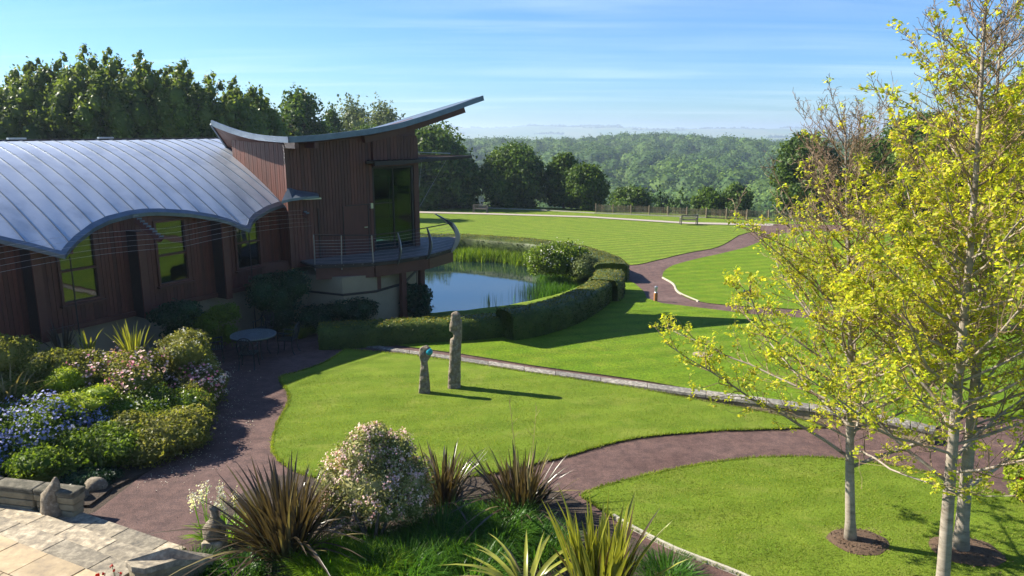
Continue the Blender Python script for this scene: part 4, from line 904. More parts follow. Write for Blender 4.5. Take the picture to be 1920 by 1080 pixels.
def make_chair(label):
    t_ = thing('garden_chair', label, 'chair', (0, 0, 0), 0, 'cast iron chairs round the garden table')
    # faces +x ; seat .44 high
    mb = MB(); 
    for y in np.linspace(-.21, .21, 9): mb.bar((-.2, y, .435), (.22, y, .435), .018, .012)
    for x in np.linspace(-.2, .22, 9): mb.bar((x, -.22, .438), (x, .22, .438), .018, .012)
    mb.tube([(-.21, -.2, .43), (.22, -.23, .43), (.24, 0, .43), (.22, .23, .43), (-.21, .2, .43), (-.21, -.2, .43)], .014, 6); mb.build('seat', M['iron'], t_)
    for sx_, sy in ((1, 1), (1, -1), (-1, 1), (-1, -1)):
        top = .66 if sx_ > 0 else .44
        P_ = [(.21 * sx_, .22 * sy, top), (.22 * sx_, .22 * sy, .43), (.2 * sx_, .215 * sy, .25), (.215 * sx_, .225 * sy, .08), (.26 * sx_ if sx_ < 0 else .235, .24 * sy, 0)] if sx_ > 0 else [(-.21, .2 * sy, .44), (-.2, .2 * sy, .25), (-.235, .205 * sy, .08), (-.29, .215 * sy, 0)]
        mb = MB(); mb.tube(P_, .017, 6); mb.build('leg', M['iron'], t_)
    for sy in (1, -1):
        mb = MB(); mb.tube([(-.26, .2 * sy, .70), (-.14, .225 * sy, .655), (0, .24 * sy, .65), (.12, .245 * sy, .665), (.2, .235 * sy, .675), (.235, .23 * sy, .655)], [.012, .014, .016, .018, .018, .012], 6); mb.build('armrest', M['iron'], t_)
    mb = MB(); fr_ = []
    for k in range(17):
        th_ = math.pi * k / 16; y = .215 * math.cos(th_); z = .62 + .32 * math.sin(th_) ** .7 if 0 < k < 16 else .62; fr_.append((-.215 - .14 * (z - .44) / .5, y, z))
    fr_ = [(-.21, .2, .44)] + fr_ + [(-.21, -.2, .44)]; mb.tube(fr_, .02, 6)
    for y0, y1, sw in ((-.12, -.05, .05), (-.05, .06, -.06), (.05, -.06, .06), (.12, .05, -.05), (0, 0, .0)):
        P_ = []
        for k in range(9):
            t2 = k / 8; z = .45 + .44 * t2; P_.append((-.215 - .14 * (z - .44) / .5, y0 + (y1 - y0) * t2 + sw * math.sin(math.pi * 2 * t2), z))
        mb.tube(P_, .015, 5)
    for zc, rr_ in ((.62, .055), (.76, .05), (.7, .1)):
        mb.tube([(-.215 - .14 * (zc + rr_ * math.sin(a) - .44) / .5, rr_ * math.cos(a), zc + rr_ * math.sin(a)) for a in np.linspace(0, 2 * math.pi, 13)], .008, 4)
    mb.build('backrest', M['iron'], t_); return t_
ch0 = make_chair('cast iron garden chair on the right of the table, seen side-on')
def tpos(u, v): q = g(u, v); return (q.x, q.y, q.z + .012)
specs = [((541, 662), math.pi - .1, 'cast iron garden chair on the right of the table, seen side-on'), ((467, 690), math.pi / 2 + .1, 'cast iron garden chair in front of the table with its back to the viewer'), ((496, 640), -math.pi / 2 - .2, 'cast iron garden chair behind the table, half hidden by the tabletop'), ((404, 680), .35, 'cast iron garden chair at the left of the table, overlapped by the shrub bed')]
for i, (pp, rz, lb) in enumerate(specs):
    o = ch0 if i == 0 else copy_tree(ch0); o.location = tpos(*pp); o.rotation_euler = (0, 0, rz); o['label'] = lb; o['scale_note'] = 0; del o['scale_note']; o.scale = (1.05,) * 3
# ================================================================== BOLLARD, SIGN, BENCHES, MANHOLE, FENCE
b = g(1229, 566)
bo = thing('bollard', 'orange timber bollard with pale metal light head at the path junction', 'bollard', tuple(b))
mb = MB(); mb.lathe(b, [(.09, 0), (.09, .42), (.085, .44)], 12); mb.build('post', M['bollard'], bo, smooth=False)
mb = MB(); mb.lathe(b, [(.085, .44), (.06, .47), (.06, .6), (.085, .62), (.08, .70), (.03, .74)], 12); mb.build('light_head', M['cap'], bo, smooth=False)
b = g(1401, 590)
sg = thing('garden_sign', 'small slate blue square sign on a thin dark post by the path', 'sign', tuple(b))
MB().box((b.x, b.y, b.z + .5), (.04, .04, 1.0)).build('post', M['darkwood'], sg)
MB().box((b.x, b.y - .035, b.z + .86), (.46, .03, .34)).build('panel', M['signblue'], sg)
b = g(1317, 668); mb = MB(); mb.lathe((b.x, b.y, b.z), [(.3, .05), (.3, .068), (.24, .07)], 24); tag(mb.build('manhole_cover', M['wallstone']), 'round pale inspection cover set flush in the lawn', 'manhole cover')
def make_bench(label):
    t_ = thing('park_bench', label, 'bench', (0, 0, 0), 0, 'timber benches along the far edge of the lawn')
    for x in (-.78, .78):
        for y in (-.24, .26): MB().box((x, y, .32 if y < 0 else .46), (.08, .07, .64 if y < 0 else .92)).build('leg', M['bench'], t_)
        MB().box((x, .0, .65), (.1, .56, .05)).build('armrest', M['bench'], t_)
    for k in range(5): MB().box((0, -.24 + .11 * k, .44), (1.6, .09, .035)).build('seat_slat', M['bench'], t_)
    MB().box((0, .26, .91), (1.6, .06, .09)).build('back_rail', M['bench'], t_); MB().box((0, .26, .52), (1.6, .05, .06)).build('back_rail', M['bench'], t_)
    for k in range(13): MB().box((-.7 + 1.4 * k / 12, .26, .71), (.05, .025, .32)).build('back_slat', M['bench'], t_)
    return t_
b0 = make_bench('weathered timber bench in front of the paling fence, beyond the middle of the lawn'); b0.location = g(1291, 421); b0.rotation_euler = (0, 0, math.pi + .05)
b1 = copy_tree(b0); b1.location = g(901, 399); b1['label'] = 'distant timber bench below the big dark tree beside the pavilion'; b1.rotation_euler = (0, 0, math.pi - .2)
def fence(label, P_, h=.9):
    t_ = thing('paling_fence', label, 'fence', tuple(P_[0])); mb = MB(); d = 0; cumf = [0]
    for a, b in zip(P_, P_[1:]): cumf.append(cumf[-1] + (b - a).length)
    Lf = cumf[-1]; xs = [q.x for q in P_]; ys = [q.y for q in P_]; s = 0; k = 0
    while s < Lf:
        x, y = np.interp(s, cumf, xs), np.interp(s, cumf, ys); z = gz(x, y)
        if k % 18 == 0: MB().box((x, y - .05, z + h * .55), (.1, .1, h * 1.12)).build('post', M['pale_wood'], t_)
        else: mb.box((x, y, z + h / 2 + random.uniform(-.04, .03)), (.06 + random.uniform(-.015, .01), .02, h + random.uniform(-.08, .06)), random.uniform(-.2, .2))
        s += .115; k += 1
    tag(mb.build('pales', M['pale_wood'], t_), kind='stuff')
    for hz in (.3, .7): m2 = MB(); m2.tube([(q.x, q.y, gz(q.x, q.y) + hz * h) for q in P_], .008, 4); m2.build('wire', M['steel'], t_)
fence('long chestnut paling fence behind the right-hand bench', [g(u, v) for u, v in [(1117, 399), (1250, 405), (1400, 412), (1600, 418), (1900, 425), (2100, 430)]], .95)
fence('short run of low paling fence left of the distant bench', [g(u, v) for u, v in [(795, 386), (850, 388), (884, 391)]], .55)
# ================================================================== HEDGES
def hedge(label, px, top, width, leaf='hedge', tip='hedgesun', n=200, zoff=0):
    C = [g(u, v, top) for u, v in smooth_poly(px, False, 5)]; base = C[0]
    t_ = thing('clipped_hedge', label, 'hedge', (base.x, base.y, gz(base.x, base.y)), 0, 'clipped hedges ringing the pond')
    # core
    vs_ = []; K = 10; cp_ = []
    for i, c in enumerate(C):
        d = (C[min(i + 1, len(C) - 1)] - C[max(i - 1, 0)]); d.z = 0; d.normalize(); n_ = Vector((-d.y, d.x, 0)); zb_ = gz(c.x, c.y) - .15; zt = gz(c.x, c.y) + top; w_ = width / 2
        ring = [(-w_, zb_), (-w_ * 1.02, zb_ + (zt - zb_) * .4), (-w_, zt - .18), (-w_ * .8, zt - .04), (0, zt), (w_ * .8, zt - .04), (w_, zt - .18), (w_ * 1.02, zb_ + (zt - zb_) * .4), (w_, zb_)]
        endk = .88 if i in (0, len(C) - 1) else 1
        cp_.append([(c.x + n_.x * o_ * endk, c.y + n_.y * o_ * endk, z) for o_, z in ring])
    m_ = len(cp_[0]); mb = MB(); sh = .95
    vs_ = []
    for i, rg in enumerate(cp_):
        for q in rg:
            nz = noise.noise(Vector(q) * 1.5) * .05; vs_.append((q[0] + nz, q[1] + nz, q[2] - .04 + nz * .6))
    fs_ = [(i * m_ + k, i * m_ + k + 1, (i + 1) * m_ + k + 1, (i + 1) * m_ + k) for i in range(len(cp_) - 1) for k in range(m_ - 1)] + [tuple(range(m_)), tuple(range((len(cp_) - 1) * m_, len(cp_) * m_))[::-1]]
    mb.add(vs_, fs_); mb.build('hedge_core', LM[leaf], t_, smooth=True)
    V = np.array(vs_); Fq = np.array([f_ for f_ in fs_ if len(f_) == 4]); A_ = V[Fq[:, 0]]; B_ = V[Fq[:, 1]]; C_ = V[Fq[:, 2]]; D_ = V[Fq[:, 3]]
    ar = np.linalg.norm(np.cross(B_ - A_, D_ - A_), axis=1) * .5 + np.linalg.norm(np.cross(C_ - B_, C_ - D_), axis=1) * .5
    tot = int(ar.sum() * n); ii = RNG.choice(len(ar), tot, p=ar / ar.sum()); u_ = RNG.random((tot, 1)); v_ = RNG.random((tot, 1))
    P = (A_[ii] * (1 - u_) + B_[ii] * u_) * (1 - v_) + (D_[ii] * (1 - u_) + C_[ii] * u_) * v_; Nn = unit(np.cross(B_ - A_, D_ - A_))[ii]
    ctr_ = np.array([[q.x, q.y, q.z] for q in C]).mean(0)
    ends = []
    for e_, s_ in ((0, -1), (-1, 1)):
        rg = np.array(cp_[e_]); m3 = int(n * .8); uu = RNG.random((m3, 1)); vv_ = RNG.random((m3, 1)); q = rg[0] * (1 - uu) + rg[-1] * uu; q[:, 2:] = rg[0, 2] + (rg[4, 2] - rg[0, 2]) * vv_; ends.append(q)
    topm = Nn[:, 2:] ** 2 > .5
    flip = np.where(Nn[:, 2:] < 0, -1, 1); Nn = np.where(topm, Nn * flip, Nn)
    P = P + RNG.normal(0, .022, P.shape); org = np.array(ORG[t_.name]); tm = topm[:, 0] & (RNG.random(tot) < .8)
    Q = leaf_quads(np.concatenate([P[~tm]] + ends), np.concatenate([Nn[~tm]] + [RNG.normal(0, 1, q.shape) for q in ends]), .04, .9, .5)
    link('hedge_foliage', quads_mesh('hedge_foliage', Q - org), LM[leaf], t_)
    Q = leaf_quads(P[tm], Nn[tm], .038, .9, .5); link('sunlit_top_leaves', quads_mesh('sunlit_top_leaves', Q - org), LM[tip], t_); return t_  # upward faces get leaves whose colour carries the sunlight
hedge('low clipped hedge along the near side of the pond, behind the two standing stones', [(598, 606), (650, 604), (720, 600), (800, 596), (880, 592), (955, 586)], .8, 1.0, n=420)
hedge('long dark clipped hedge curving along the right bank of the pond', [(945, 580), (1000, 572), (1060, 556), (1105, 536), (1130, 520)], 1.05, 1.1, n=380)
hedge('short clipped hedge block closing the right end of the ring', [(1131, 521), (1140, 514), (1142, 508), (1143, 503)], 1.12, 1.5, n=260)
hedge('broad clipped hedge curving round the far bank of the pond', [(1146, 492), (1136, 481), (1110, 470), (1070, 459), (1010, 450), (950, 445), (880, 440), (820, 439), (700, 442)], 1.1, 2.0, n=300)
# ================================================================== SHRUBS, LEFT BED
def shrub(name, label, u, v, ru, rv, y, leaf, n, size, cat='shrub', flowers=None, group=None, core=.78, rd=None, lumps=5, jitter=.9, aspect=.5, lump=.2, stem=False):
    c = aty(u, v, y); pm = ppm(y, c.z); rx = ru * 1.1 / pm; rz = rv * 1.1 / pm; ry = rd or rx * .85; gz_ = gz(c.x, c.y)
    t_ = thing(name, label, cat, (c.x, c.y, gz_), 0, group); blobs = []
    zc = max(c.z, gz_ + rz * .5); rn = random.Random(int(u * 7 + v))
    blobs.append(((c.x, c.y, zc), (rx * .8, ry * .8, rz * .8)))
    for k in range(lumps):
        a = rn.uniform(0, 6.28); e = rn.uniform(-.5, .75); f_ = rn.uniform(.4, .55); blobs.append(((c.x + math.cos(a) * rx * .55, c.y + math.sin(a) * ry * .55, zc + e * rz * .6), (rx * f_, ry * f_, rz * f_)))
    if zc - rz * .8 > gz_ + .1: blobs.append(((c.x, c.y, (zc + gz_) / 2), (rx * .6, ry * .6, (zc - gz_) * .55)))
    foliage('foliage', blobs, n, size, LM[leaf], t_, core, .3, jitter, aspect, lump, zmin=gz_)
    if flowers:
        for (fm, fn, fs, fb) in flowers:
            P, Nn = blob_points(blobs, fn, .08, -.2, lump, 0); P += Nn * size * .5
            # clusters
            k = max(1, fn // 7); Cc = P[:k]; idx_ = RNG.integers(0, k, fn); P = Cc[idx_] + RNG.normal(0, fs * fb, (fn, 3)); Nn = Nn[:k][idx_]
            Q = leaf_quads(P, Nn + np.array([0, -.3, .5]), fs, .5, .9); link('blossom', quads_mesh('blossom', Q - np.array(ORG[t_.name])), LM[fm], t_)
    if stem:
        for k in range(7):
            a = k * .9; mb = MB(); mb.tube([(c.x + .06 * math.cos(a), c.y + .06 * math.sin(a), gz_), (c.x + rx * .25 * math.cos(a), c.y + ry * .25 * math.sin(a), gz_ + (zc - gz_) * .6), (c.x + rx * .5 * math.cos(a), c.y + ry * .5 * math.sin(a), zc)], [.03, .022, .012], 5); mb.build('stem', M['bark'], t_)
    return t_
BG = 'flowering shrubs massed in the left bed'
shrub('dome_shrub', 'clipped olive-green dome shrub at the left edge below the pavilion', 5, 668, 56, 46, 16.0, 'olive', 7000, .035)
shrub('olive_shrub', 'loose olive-green shrub right of the clipped dome', 110, 690, 62, 42, 16.3, 'olive', 6000, .04)
shrub('cream_shrub', 'cream-flecked shrub next to the patio chairs', 340, 665, 62, 44, 18.0, 'olive', 7000, .035, flowers=[('whitef', 300, .018, 2.5)])
shrub('pink_shrub', 'broad olive shrub topped with pink blossom in the middle of the left bed', 225, 718, 92, 66, 16.6, 'olive', 12000, .034, flowers=[('pinkf', 900, .03, 2), ('hotpink', 420, .032, 2)], group=BG)
shrub('lime_shrub', 'bright lime-green shrub below the tan sword-leaved plant', 120, 712, 34, 26, 15.7, 'lime', 2600, .03, lumps=7)
shrub('lime_shrub', 'low lime-green cushion spreading above the blue blossom', 150, 752, 60, 26, 15.3, 'lime', 3200, .03, lumps=7)
shrub('pink_and_white_shrub', 'rounded shrub with pink and white blossom at the path edge', 355, 745, 60, 56, 17.6, 'olive', 9000, .032, flowers=[('pinkf', 600, .03, 2), ('hotpink', 420, .032, 2), ('whitef', 400, .024, 2)], group=BG)
shrub('small_white_shrub', 'small white-dotted shrub beside the left patio chair', 385, 690, 30, 34, 18.6, 'olive', 3000, .035, flowers=[('whitef', 160, .02, 2)])
shrub('white_shrub', 'dark green shrub sprinkled with small white flowers beside the blue one', 290, 800, 92, 62, 15.9, 'shrub', 12000, .032, flowers=[('whitef', 450, .02, 3)], group=BG)
shrub('yellow_green_shrub', 'yellow-green shrub hanging over the tarmac path', 365, 815, 46, 50, 16.3, 'olive', 5000, .034)
shrub('blue_shrub', 'large green shrub covered in powder-blue blossom at the left edge', 70, 830, 118, 78, 14.7, 'shrub', 15000, .034, flowers=[('bluef', 4500, .028, 2.2)], group=BG)
shrub('blue_shrub', 'smaller deep blue flowering shrub between the large blue one and the white-dotted one', 195, 790, 62, 44, 15.6, 'shrub', 6000, .034, flowers=[('bluef', 2000, .022, 2.2)], group=BG)
shrub('low_green_shrub', 'dark low shrub at the foot of the bed beside the worn stone beast', 205, 858, 84, 52, 14.5, 'shrub', 8000, .04)
shrub('low_green_shrub', 'dark spreading shrub at the bed edge below the white-dotted shrub', 300, 845, 88, 52, 14.9, 'olive', 8000, .038)
shrub('low_green_shrub', 'dark evergreen at the foot of the bed just above the bed wall', 110, 880, 90, 40, 14.0, 'shrub', 7000, .04)
shrub('olive_shrub', 'olive shrub filling the middle of the left bed between pink blossoms', 290, 735, 60, 50, 17.5, 'olive', 6000, .036)
shrub('olive_shrub', 'low olive shrub filling in between the dome and the blue blossom', 40, 730, 60, 34, 15.7, 'olive', 4500, .036)
shrub('ivy', 'low dark ivy spilling over the stones between bed wall and path', 165, 915, 60, 16, 13.5, 'darkshrub', 3500, .035)
for (u, v, k, lb) in ((150, 935, .16, 'mossy boulder beside the worn stone beast'), (178, 918, .2, 'mossy boulder at the edge of the tarmac path, right of its neighbour')):
    b = g(u, v); lump_stone('boulder', lb, 'boulder', (b.x, b.y, 0), [(0, 0, -.02, k, k * .8), (0, 0, .08, k * 1.1, k * .85), (0, 0, .17, k * .9, k * .7), (.02, 0, .23, k * .5, k * .4)], u)
# shrubs against the pavilion
shrub('dark_shrub', 'dark leafy shrub against the pavilion behind the patio table', 522, 555, 54, 52, 25.0, 'darkshrub', 7000, .05)
shrub('dark_shrub', 'low blue-green shrub under the middle window', 330, 590, 46, 28, 21.6, 'darkshrub', 4500, .045)
shrub('euphorbia', 'tall euphorbia with round yellow-green heads left of the patio table', 425, 590, 30, 24, 22.6, 'limedark', 2600, .04, lumps=9, core=.5)
shrub('euphorbia', 'low euphorbia with yellow-green heads between the dark shrub and the table', 385, 605, 30, 22, 22.2, 'limedark', 2200, .04, lumps=9, core=.5)
shrub('bank_shrub', 'dark leafy shrub on the pond bank below the balcony', 660, 580, 50, 30, 26.0, 'darkshrub', 4500, .05)
shrub('bank_shrub', 'dark big-leaved plant leaning over the water below the balcony posts', 770, 570, 42, 42, 28.0, 'darkshrub', 2600, .10, core=.6)
shrub('bank_shrub', 'low dark shrub in front of the cream tower base', 590, 595, 34, 26, 25.2, 'darkshrub', 3000, .05)
shrub('pond_willow', 'rounded sunlit green willow bush on the far right bank of the pond', 1052, 492, 58, 42, 41.0, 'shrub', 12000, .07, core=.6, flowers=[('whitef', 500, .035, 3)], jitter=1)
shrub('pond_willow', 'smaller grey-green willow bush beside the rounded one', 1092, 505, 28, 28, 40.0, 'pale', 4000, .06, core=.6)
shrub('verge_shrub', 'leafy shrub with red and yellow flowers at the right edge by the path', 1935, 880, 46, 60, 12.6, 'lime', 5000, .04, flowers=[('redf', 60, .03, 2)])
# pink-white bush in the front bed
cb = g(700, 1030); bb = thing('blossom_bush', 'big rounded bush with pale pink blossom and cream-edged leaves in the front bed', 'shrub', (cb.x, cb.y, 0)); yb = 11.7
def BC(u, v, dy=0): return tuple(aty(u, v, yb + dy))
pm = ppm(yb, .9); blobs = [(BC(700, 905), (.85, .75, .62)), (BC(690, 850), (.5, .45, .42)), (BC(700, 815), (.32, .3, .18)), (BC(745, 845), (.3, .3, .3)), (BC(635, 905), (.38, .4, .4)), (BC(640, 960, -.2), (.42, .4, .3)), (BC(765, 905), (.42, .45, .45)), (BC(775, 940, -.1), (.32, .4, .38)), (BC(715, 950, -.35), (.5, .4, .35))]
foliage('foliage', blobs, 17000, .03, LM['variegated'], bb, .72, .35, 1.0, .42, .25)
P, Nn = blob_points(blobs, 5200, .1, -.3, .25); k = 420; P = P[:k]; ii = RNG.integers(0, k, 5200); P = P[ii] + RNG.normal(0, .032, (5200, 3)); Q = leaf_quads(P, Nn[:k][ii] + np.array([0, -.4, .6]), .017, .6, .9)
link('blossom', quads_mesh('blossom', Q - np.array(ORG[bb.name])), LM['pinkf'], bb)
for k in range(5):
    a = k * 1.3; mb = MB(); mb.tube([(cb.x + .05 * math.cos(a), cb.y + .05 * math.sin(a), 0), (cb.x + .15 * math.cos(a), cb.y + .12 * math.sin(a), .3), (cb.x + .35 * math.cos(a), cb.y + .3 * math.sin(a), .8)], [.04, .03, .02], 6); mb.build('stem', M['bark'], bb)
# ================================================================== SWORD-LEAVED PLANTS
def swordplant(name, label, base, n, h, mats, wd=.055, lean=.5, bend=.12, group=None, parts=True, spread=.22, droop=0, hv=.4):
    t_ = thing(name, label, 'plant', tuple(base), 0, group); rn = random.Random(int(base[0] * 100)); 
    allV = []
    for k in range(n):
        a = rn.uniform(0, 6.283); r_ = spread * math.sqrt(rn.random()); le = abs(rn.gauss(0, lean)) * (.5 + r_ / spread * .7); hh = h * rn.uniform(1 - hv, 1); be = bend * rn.uniform(.1, 1.8)
        if rn.random() < droop: be = rn.uniform(.5, .9); le += .3
        P0 = np.array([[r_ * math.cos(a), r_ * math.sin(a), 0.0]]); D = np.array([[math.cos(a) * le, math.sin(a) * le, 1.0]])
        w_ = wd * rn.uniform(.65, 1.15); seg = 7; V, Fq = ribbons(P0, D, [hh], [w_], [be], seg, lambda t2: min(1, .5 + t2 * 2) * (1 - max(0, (t2 - .45) / .55) ** 1.6) + .02)
        # folded blade: centre line dropped to a keel
        V = V.reshape(seg + 1, 2, 3); mid = V.mean(1); dv = np.cross(V[:, 1] - V[:, 0], np.gradient(mid, axis=0)); dv = unit(dv) * w_ * .22 * np.linalg.norm(V[:, 1] - V[:, 0], axis=1, keepdims=True) / w_
        W_ = np.stack([V[:, 0], mid + dv, V[:, 1]], 1).reshape(-1, 3); F3 = [(i * 3 + j, i * 3 + j + 1, i * 3 + j + 4, i * 3 + j + 3) for i in range(seg) for j in range(2)]
        mt = mats[0] if rn.random() < .88 or len(mats) == 1 else mats[1]
        if parts: link('leaf', join_np('leaf', W_, F3), LM[mt], t_)
        else: allV.append((W_, F3))
    if not parts:
        V = np.concatenate([v for v, f in allV]); m3 = len(allV[0][0]); Fq = np.concatenate([np.array(f) + i * m3 for i, (v, f) in enumerate(allV)]); o = link('leaves', join_np('leaves', V, Fq), LM[mats[0]], t_)
    return t_
GPH = 'bronze sword-leaved plants in the front bed'
swordplant('bronze_flax', 'largest bronze sword-leaved flax left of the blossom bush', g(538, 1040), 240, 1.75, ['phor', 'phorg'], .062, .48, .15, GPH, spread=.3, droop=.12)
swordplant('bronze_flax', 'bronze sword-leaved flax half hidden behind the blossom bush', g(832, 945), 120, 1.35, ['phor', 'phorg'], .05, .42, .15, GPH, droop=.12)
swordplant('bronze_flax', 'upright bronze flax between the grass and the tarmac path', g(975, 962), 170, 1.4, ['phor', 'phorg'], .055, .42, .12, GPH, spread=.28, droop=.12)
swordplant('variegated_flax', 'yellow-striped flax with tall sword leaves at the bottom of the frame', atz(1125, 1135, .05), 110, 1.8, ['phory', 'phor'], .08, .22, .1, None, spread=.34, droop=.0, hv=.5)
swordplant('arching_flax', 'yellow arching strap-leaved flax curling at the bottom edge beside the tall striped one', atz(985, 1125, .05), 26, 1.25, ['phory', 'phorg'], .085, .55, .55, None, spread=.12, droop=.7)
swordplant('striped_flax', 'upright yellow-green flax in the left bed behind the pink blossom', Vector(aty(250, 668, 17.4)), 34, 1.0, ['phory'], .055, .3, .1, None, parts=True, spread=.2)
swordplant('striped_flax', 'leaning yellow-green flax left of the upright one', Vector(aty(170, 672, 17.2)), 16, .95, ['phory'], .05, .42, .15, None, spread=.15)
swordplant('striped_flax', 'pale tan flax leaning right over the cream-flecked shrub', Vector(aty(305, 690, 17.8)), 22, 1.0, ['phorg', 'phory'], .045, .6, .2, None, spread=.15)
swordplant('tan_flax', 'tan arching flax at the left edge above the blue blossom', Vector(aty(20, 760, 15.2)), 44, 1.15, ['phorg', 'phor'], .045, .75, .3, None, spread=.2, droop=.3)
swordplant('grey_flax', 'dull bronze flax in the shade under the left window', Vector(aty(118, 660, 19.0)), 40, 1.0, ['phor'], .04, .55, .1, None, spread=.2)
# ================================================================== GRASSES
def tuftthing(name, label, centre, n, h, spread, width, mat, lean=.5, bend=.4, cat='grass clump', group=None, seg=4):
    t_ = thing(name, label, cat, tuple(centre), 0, group); clump('blades', centre, int(n * 1.5), h, spread * 1.15, width, LM[mat], t_, lean, bend, seg); return t_
for i, (u, v, n, h, s, lb) in enumerate([(610, 1062, 800, .5, .36, 'bright green grass clump below the blossom bush, leftmost of the bright pair'), (690, 1075, 800, .5, .36, 'bright green grass clump at the bottom edge, rightmost of the bright pair')]):
    tuftthing('bright_grass', lb, atz(u, v, .06), n, h, s, .014, 'tuft', .55, .5, group='bright grass clumps in the front bed')
for (u, v, n, h, s, lb) in [(760, 1075, 650, .6, .45, 'dark strap-leaved clump at the bottom edge right of the bright clumps'), (830, 1020, 800, .65, .5, 'deep green strap-leaved clump right of the blossom bush'), (930, 1005, 800, .65, .5, 'deep green strap-leaved clump in front of the upright bronze flax'), (880, 1080, 600, .55, .5, 'deep green strap-leaved clump at the bottom edge beside the arching flax'), (690, 1035, 500, .5, .4, 'deep green strap-leaved clump at the foot of the blossom bush'), (1010, 1030, 500, .5, .4, 'deep green strap-leaved clump between the upright bronze flax and the striped flax'), (1250, 1085, 420, .4, .35, 'small green grass clump right of the yellow-striped flax, by the kerb'), (365, 1085, 200, .45, .3, 'broad green strap-leaved clump in front of the short wall'), (450, 1085, 220, .45, .3, 'broad green strap-leaved clump below the largest bronze flax')]:
    tuftthing('strap_leaf_clump', lb, atz(u, v, .06), n, h, s, .018 if u > 500 else .028, 'daylily', .5, .5, group='strap-leaved clumps in the front bed')
tuftthing('golden_sedge', 'golden sedge tuft at the left of the patio table', g(408, 645) + Vector((0, .3, .05)), 500, .7, .25, .012, 'sedge', .5, .5, group='golden sedges by the patio')
tuftthing('golden_sedge', 'golden sedge tuft behind the right-hand patio chair', g(558, 638) + Vector((0, .2, .05)), 450, .6, .22, .012, 'sedge', .5, .5, group='golden sedges by the patio')
# white-green flowering spires beside the stone bird
vb = g(415, 1010); vt = thing('valerian', 'pale greenish-white flower spires beside the stone bird', 'plant', tuple(vb))
clump('foliage', (vb.x, vb.y, .02), 160, .45, .3, .05, LM['tuft'], vt, .6, .4, 3)
for k in range(11):
    a = vb + Vector((random.uniform(-.3, .35), random.uniform(-.2, .25), 0)); hh = random.uniform(.6, .95); tp = a + Vector((random.uniform(-.12, .08), 0, hh)); mb = MB(); mb.tube([a, tp], .006, 4); mb.build('stalk', LM['tuft'], vt)
    P = np.array(tp) + RNG.normal(0, 1, (60, 3)) * np.array([.035, .035, .07]); Q = leaf_quads(P, RNG.normal(0, 1, P.shape), .016, 1, .8); tag(link('flower_spike', quads_mesh('flower_spike', Q - np.array(ORG[vt.name])), LM['whitef'], vt), kind='stuff')
# red geum flowers over the terrace
rb = atz(222, 1150, .3); rt = thing('red_flowers', 'thin stems with small scarlet flowers in front of the terrace slabs', 'flowers', tuple(rb))
for (u, v) in ((210, 1060), (214, 1069), (194, 1076), (227, 1075), (184, 1078)):
    q = aty(u, v, rb.y + .02); mb = MB(); mb.tube([rb, rb.lerp(q, .6) + Vector((.02, 0, .03)), q], .004, 4); mb.build('stalk', LM['daylily'], rt)
    P = np.array(q) + RNG.normal(0, .011, (16, 3)); link('flower', quads_mesh('flower', leaf_quads(P, RNG.normal(0, 1, P.shape), .014, 1, .9) - np.array(rb)), LM['redf'], rt)
# thin bare flower stalks above the bronze flax
for (u0, v0, u1, v1, lb) in ((975, 960, 955, 748, 'thin straw-coloured flower stalk rising left out of the upright bronze flax'), (985, 960, 1006, 762, 'thin straw-coloured flower stalk rising right out of the upright bronze flax')):
    a = g(u0, v0); q = aty(u1, v1, a.y - .1); t_ = thing('flower_stalk', lb, 'stalk', tuple(a)); mb = MB(); mb.tube([a, a.lerp(q, .5) + Vector((.02, 0, 0)), q], [.008, .006, .003], 4)
    for k in range(7): c = a.lerp(q, .6 + .06 * k); mb.tube([c, c + Vector((random.uniform(-.14, .14), random.uniform(-.1, .1), .14))], [.004, .002], 3)
    mb.build('stalk', LM['straw'], t_)
# pond reeds
def band(name, label, px, n, h, width, mat, lean=.2, bend=.15, z=-1.85, cat='reeds', jit=.5, kind=None):
    Cn = [atz(u, v, z) for u, v in px]; t_ = thing(name, label, cat, tuple(Cn[0])); k = RNG.random(n) * (len(Cn) - 1); i = k.astype(int); f_ = (k - i)[:, None]; Ca = np.array([list(q) for q in Cn]); P = Ca[i] * (1 - f_) + Ca[np.minimum(i + 1, len(Cn) - 1)] * f_
    P[:, :2] += RNG.normal(0, jit, (n, 2)); o = clump('blades', None, n, h, 0, width, LM[mat], t_, lean, bend, 3, pts=P); tag(o, kind='stuff'); return t_
band('iris_bed', 'yellow-green iris leaves along the far water edge', [(860, 486), (900, 486), (950, 488), (1000, 498)], 2600, 1.0, .05, 'reed')
band('bank_grass', 'long sunlit grass on the far bank below the broad hedge', [(840, 478), (900, 477), (960, 479), (1000, 486)], 6000, .45, .03, 'reed', .4, .3, -1.7, 'long grass', .8)
band('reed_bed', 'tall green reeds on the right bank below the willow bushes', [(1030, 528), (1052, 540), (1045, 554), (1020, 562)], 2600, .85, .035, 'daylily', .15, .15)
band('bank_grass', 'bright long grass between the willow bushes and the hedge block', [(1085, 520), (1110, 512), (1115, 500)], 3000, .5, .03, 'reed', .4, .3, -1.3, 'long grass', .5)
t_ = band('cattails', 'sparse cattail stems standing in the near right water', [(975, 570), (1000, 562), (1010, 556)], 160, 1.25, .02, 'darkshrub', .06, .03, jit=.35)
t_ = band('water_irises', 'few thin purple-topped irises standing in the water above the near hedge', [(915, 578), (935, 575)], 26, .9, .025, 'darkshrub', .06, .02, jit=.2)
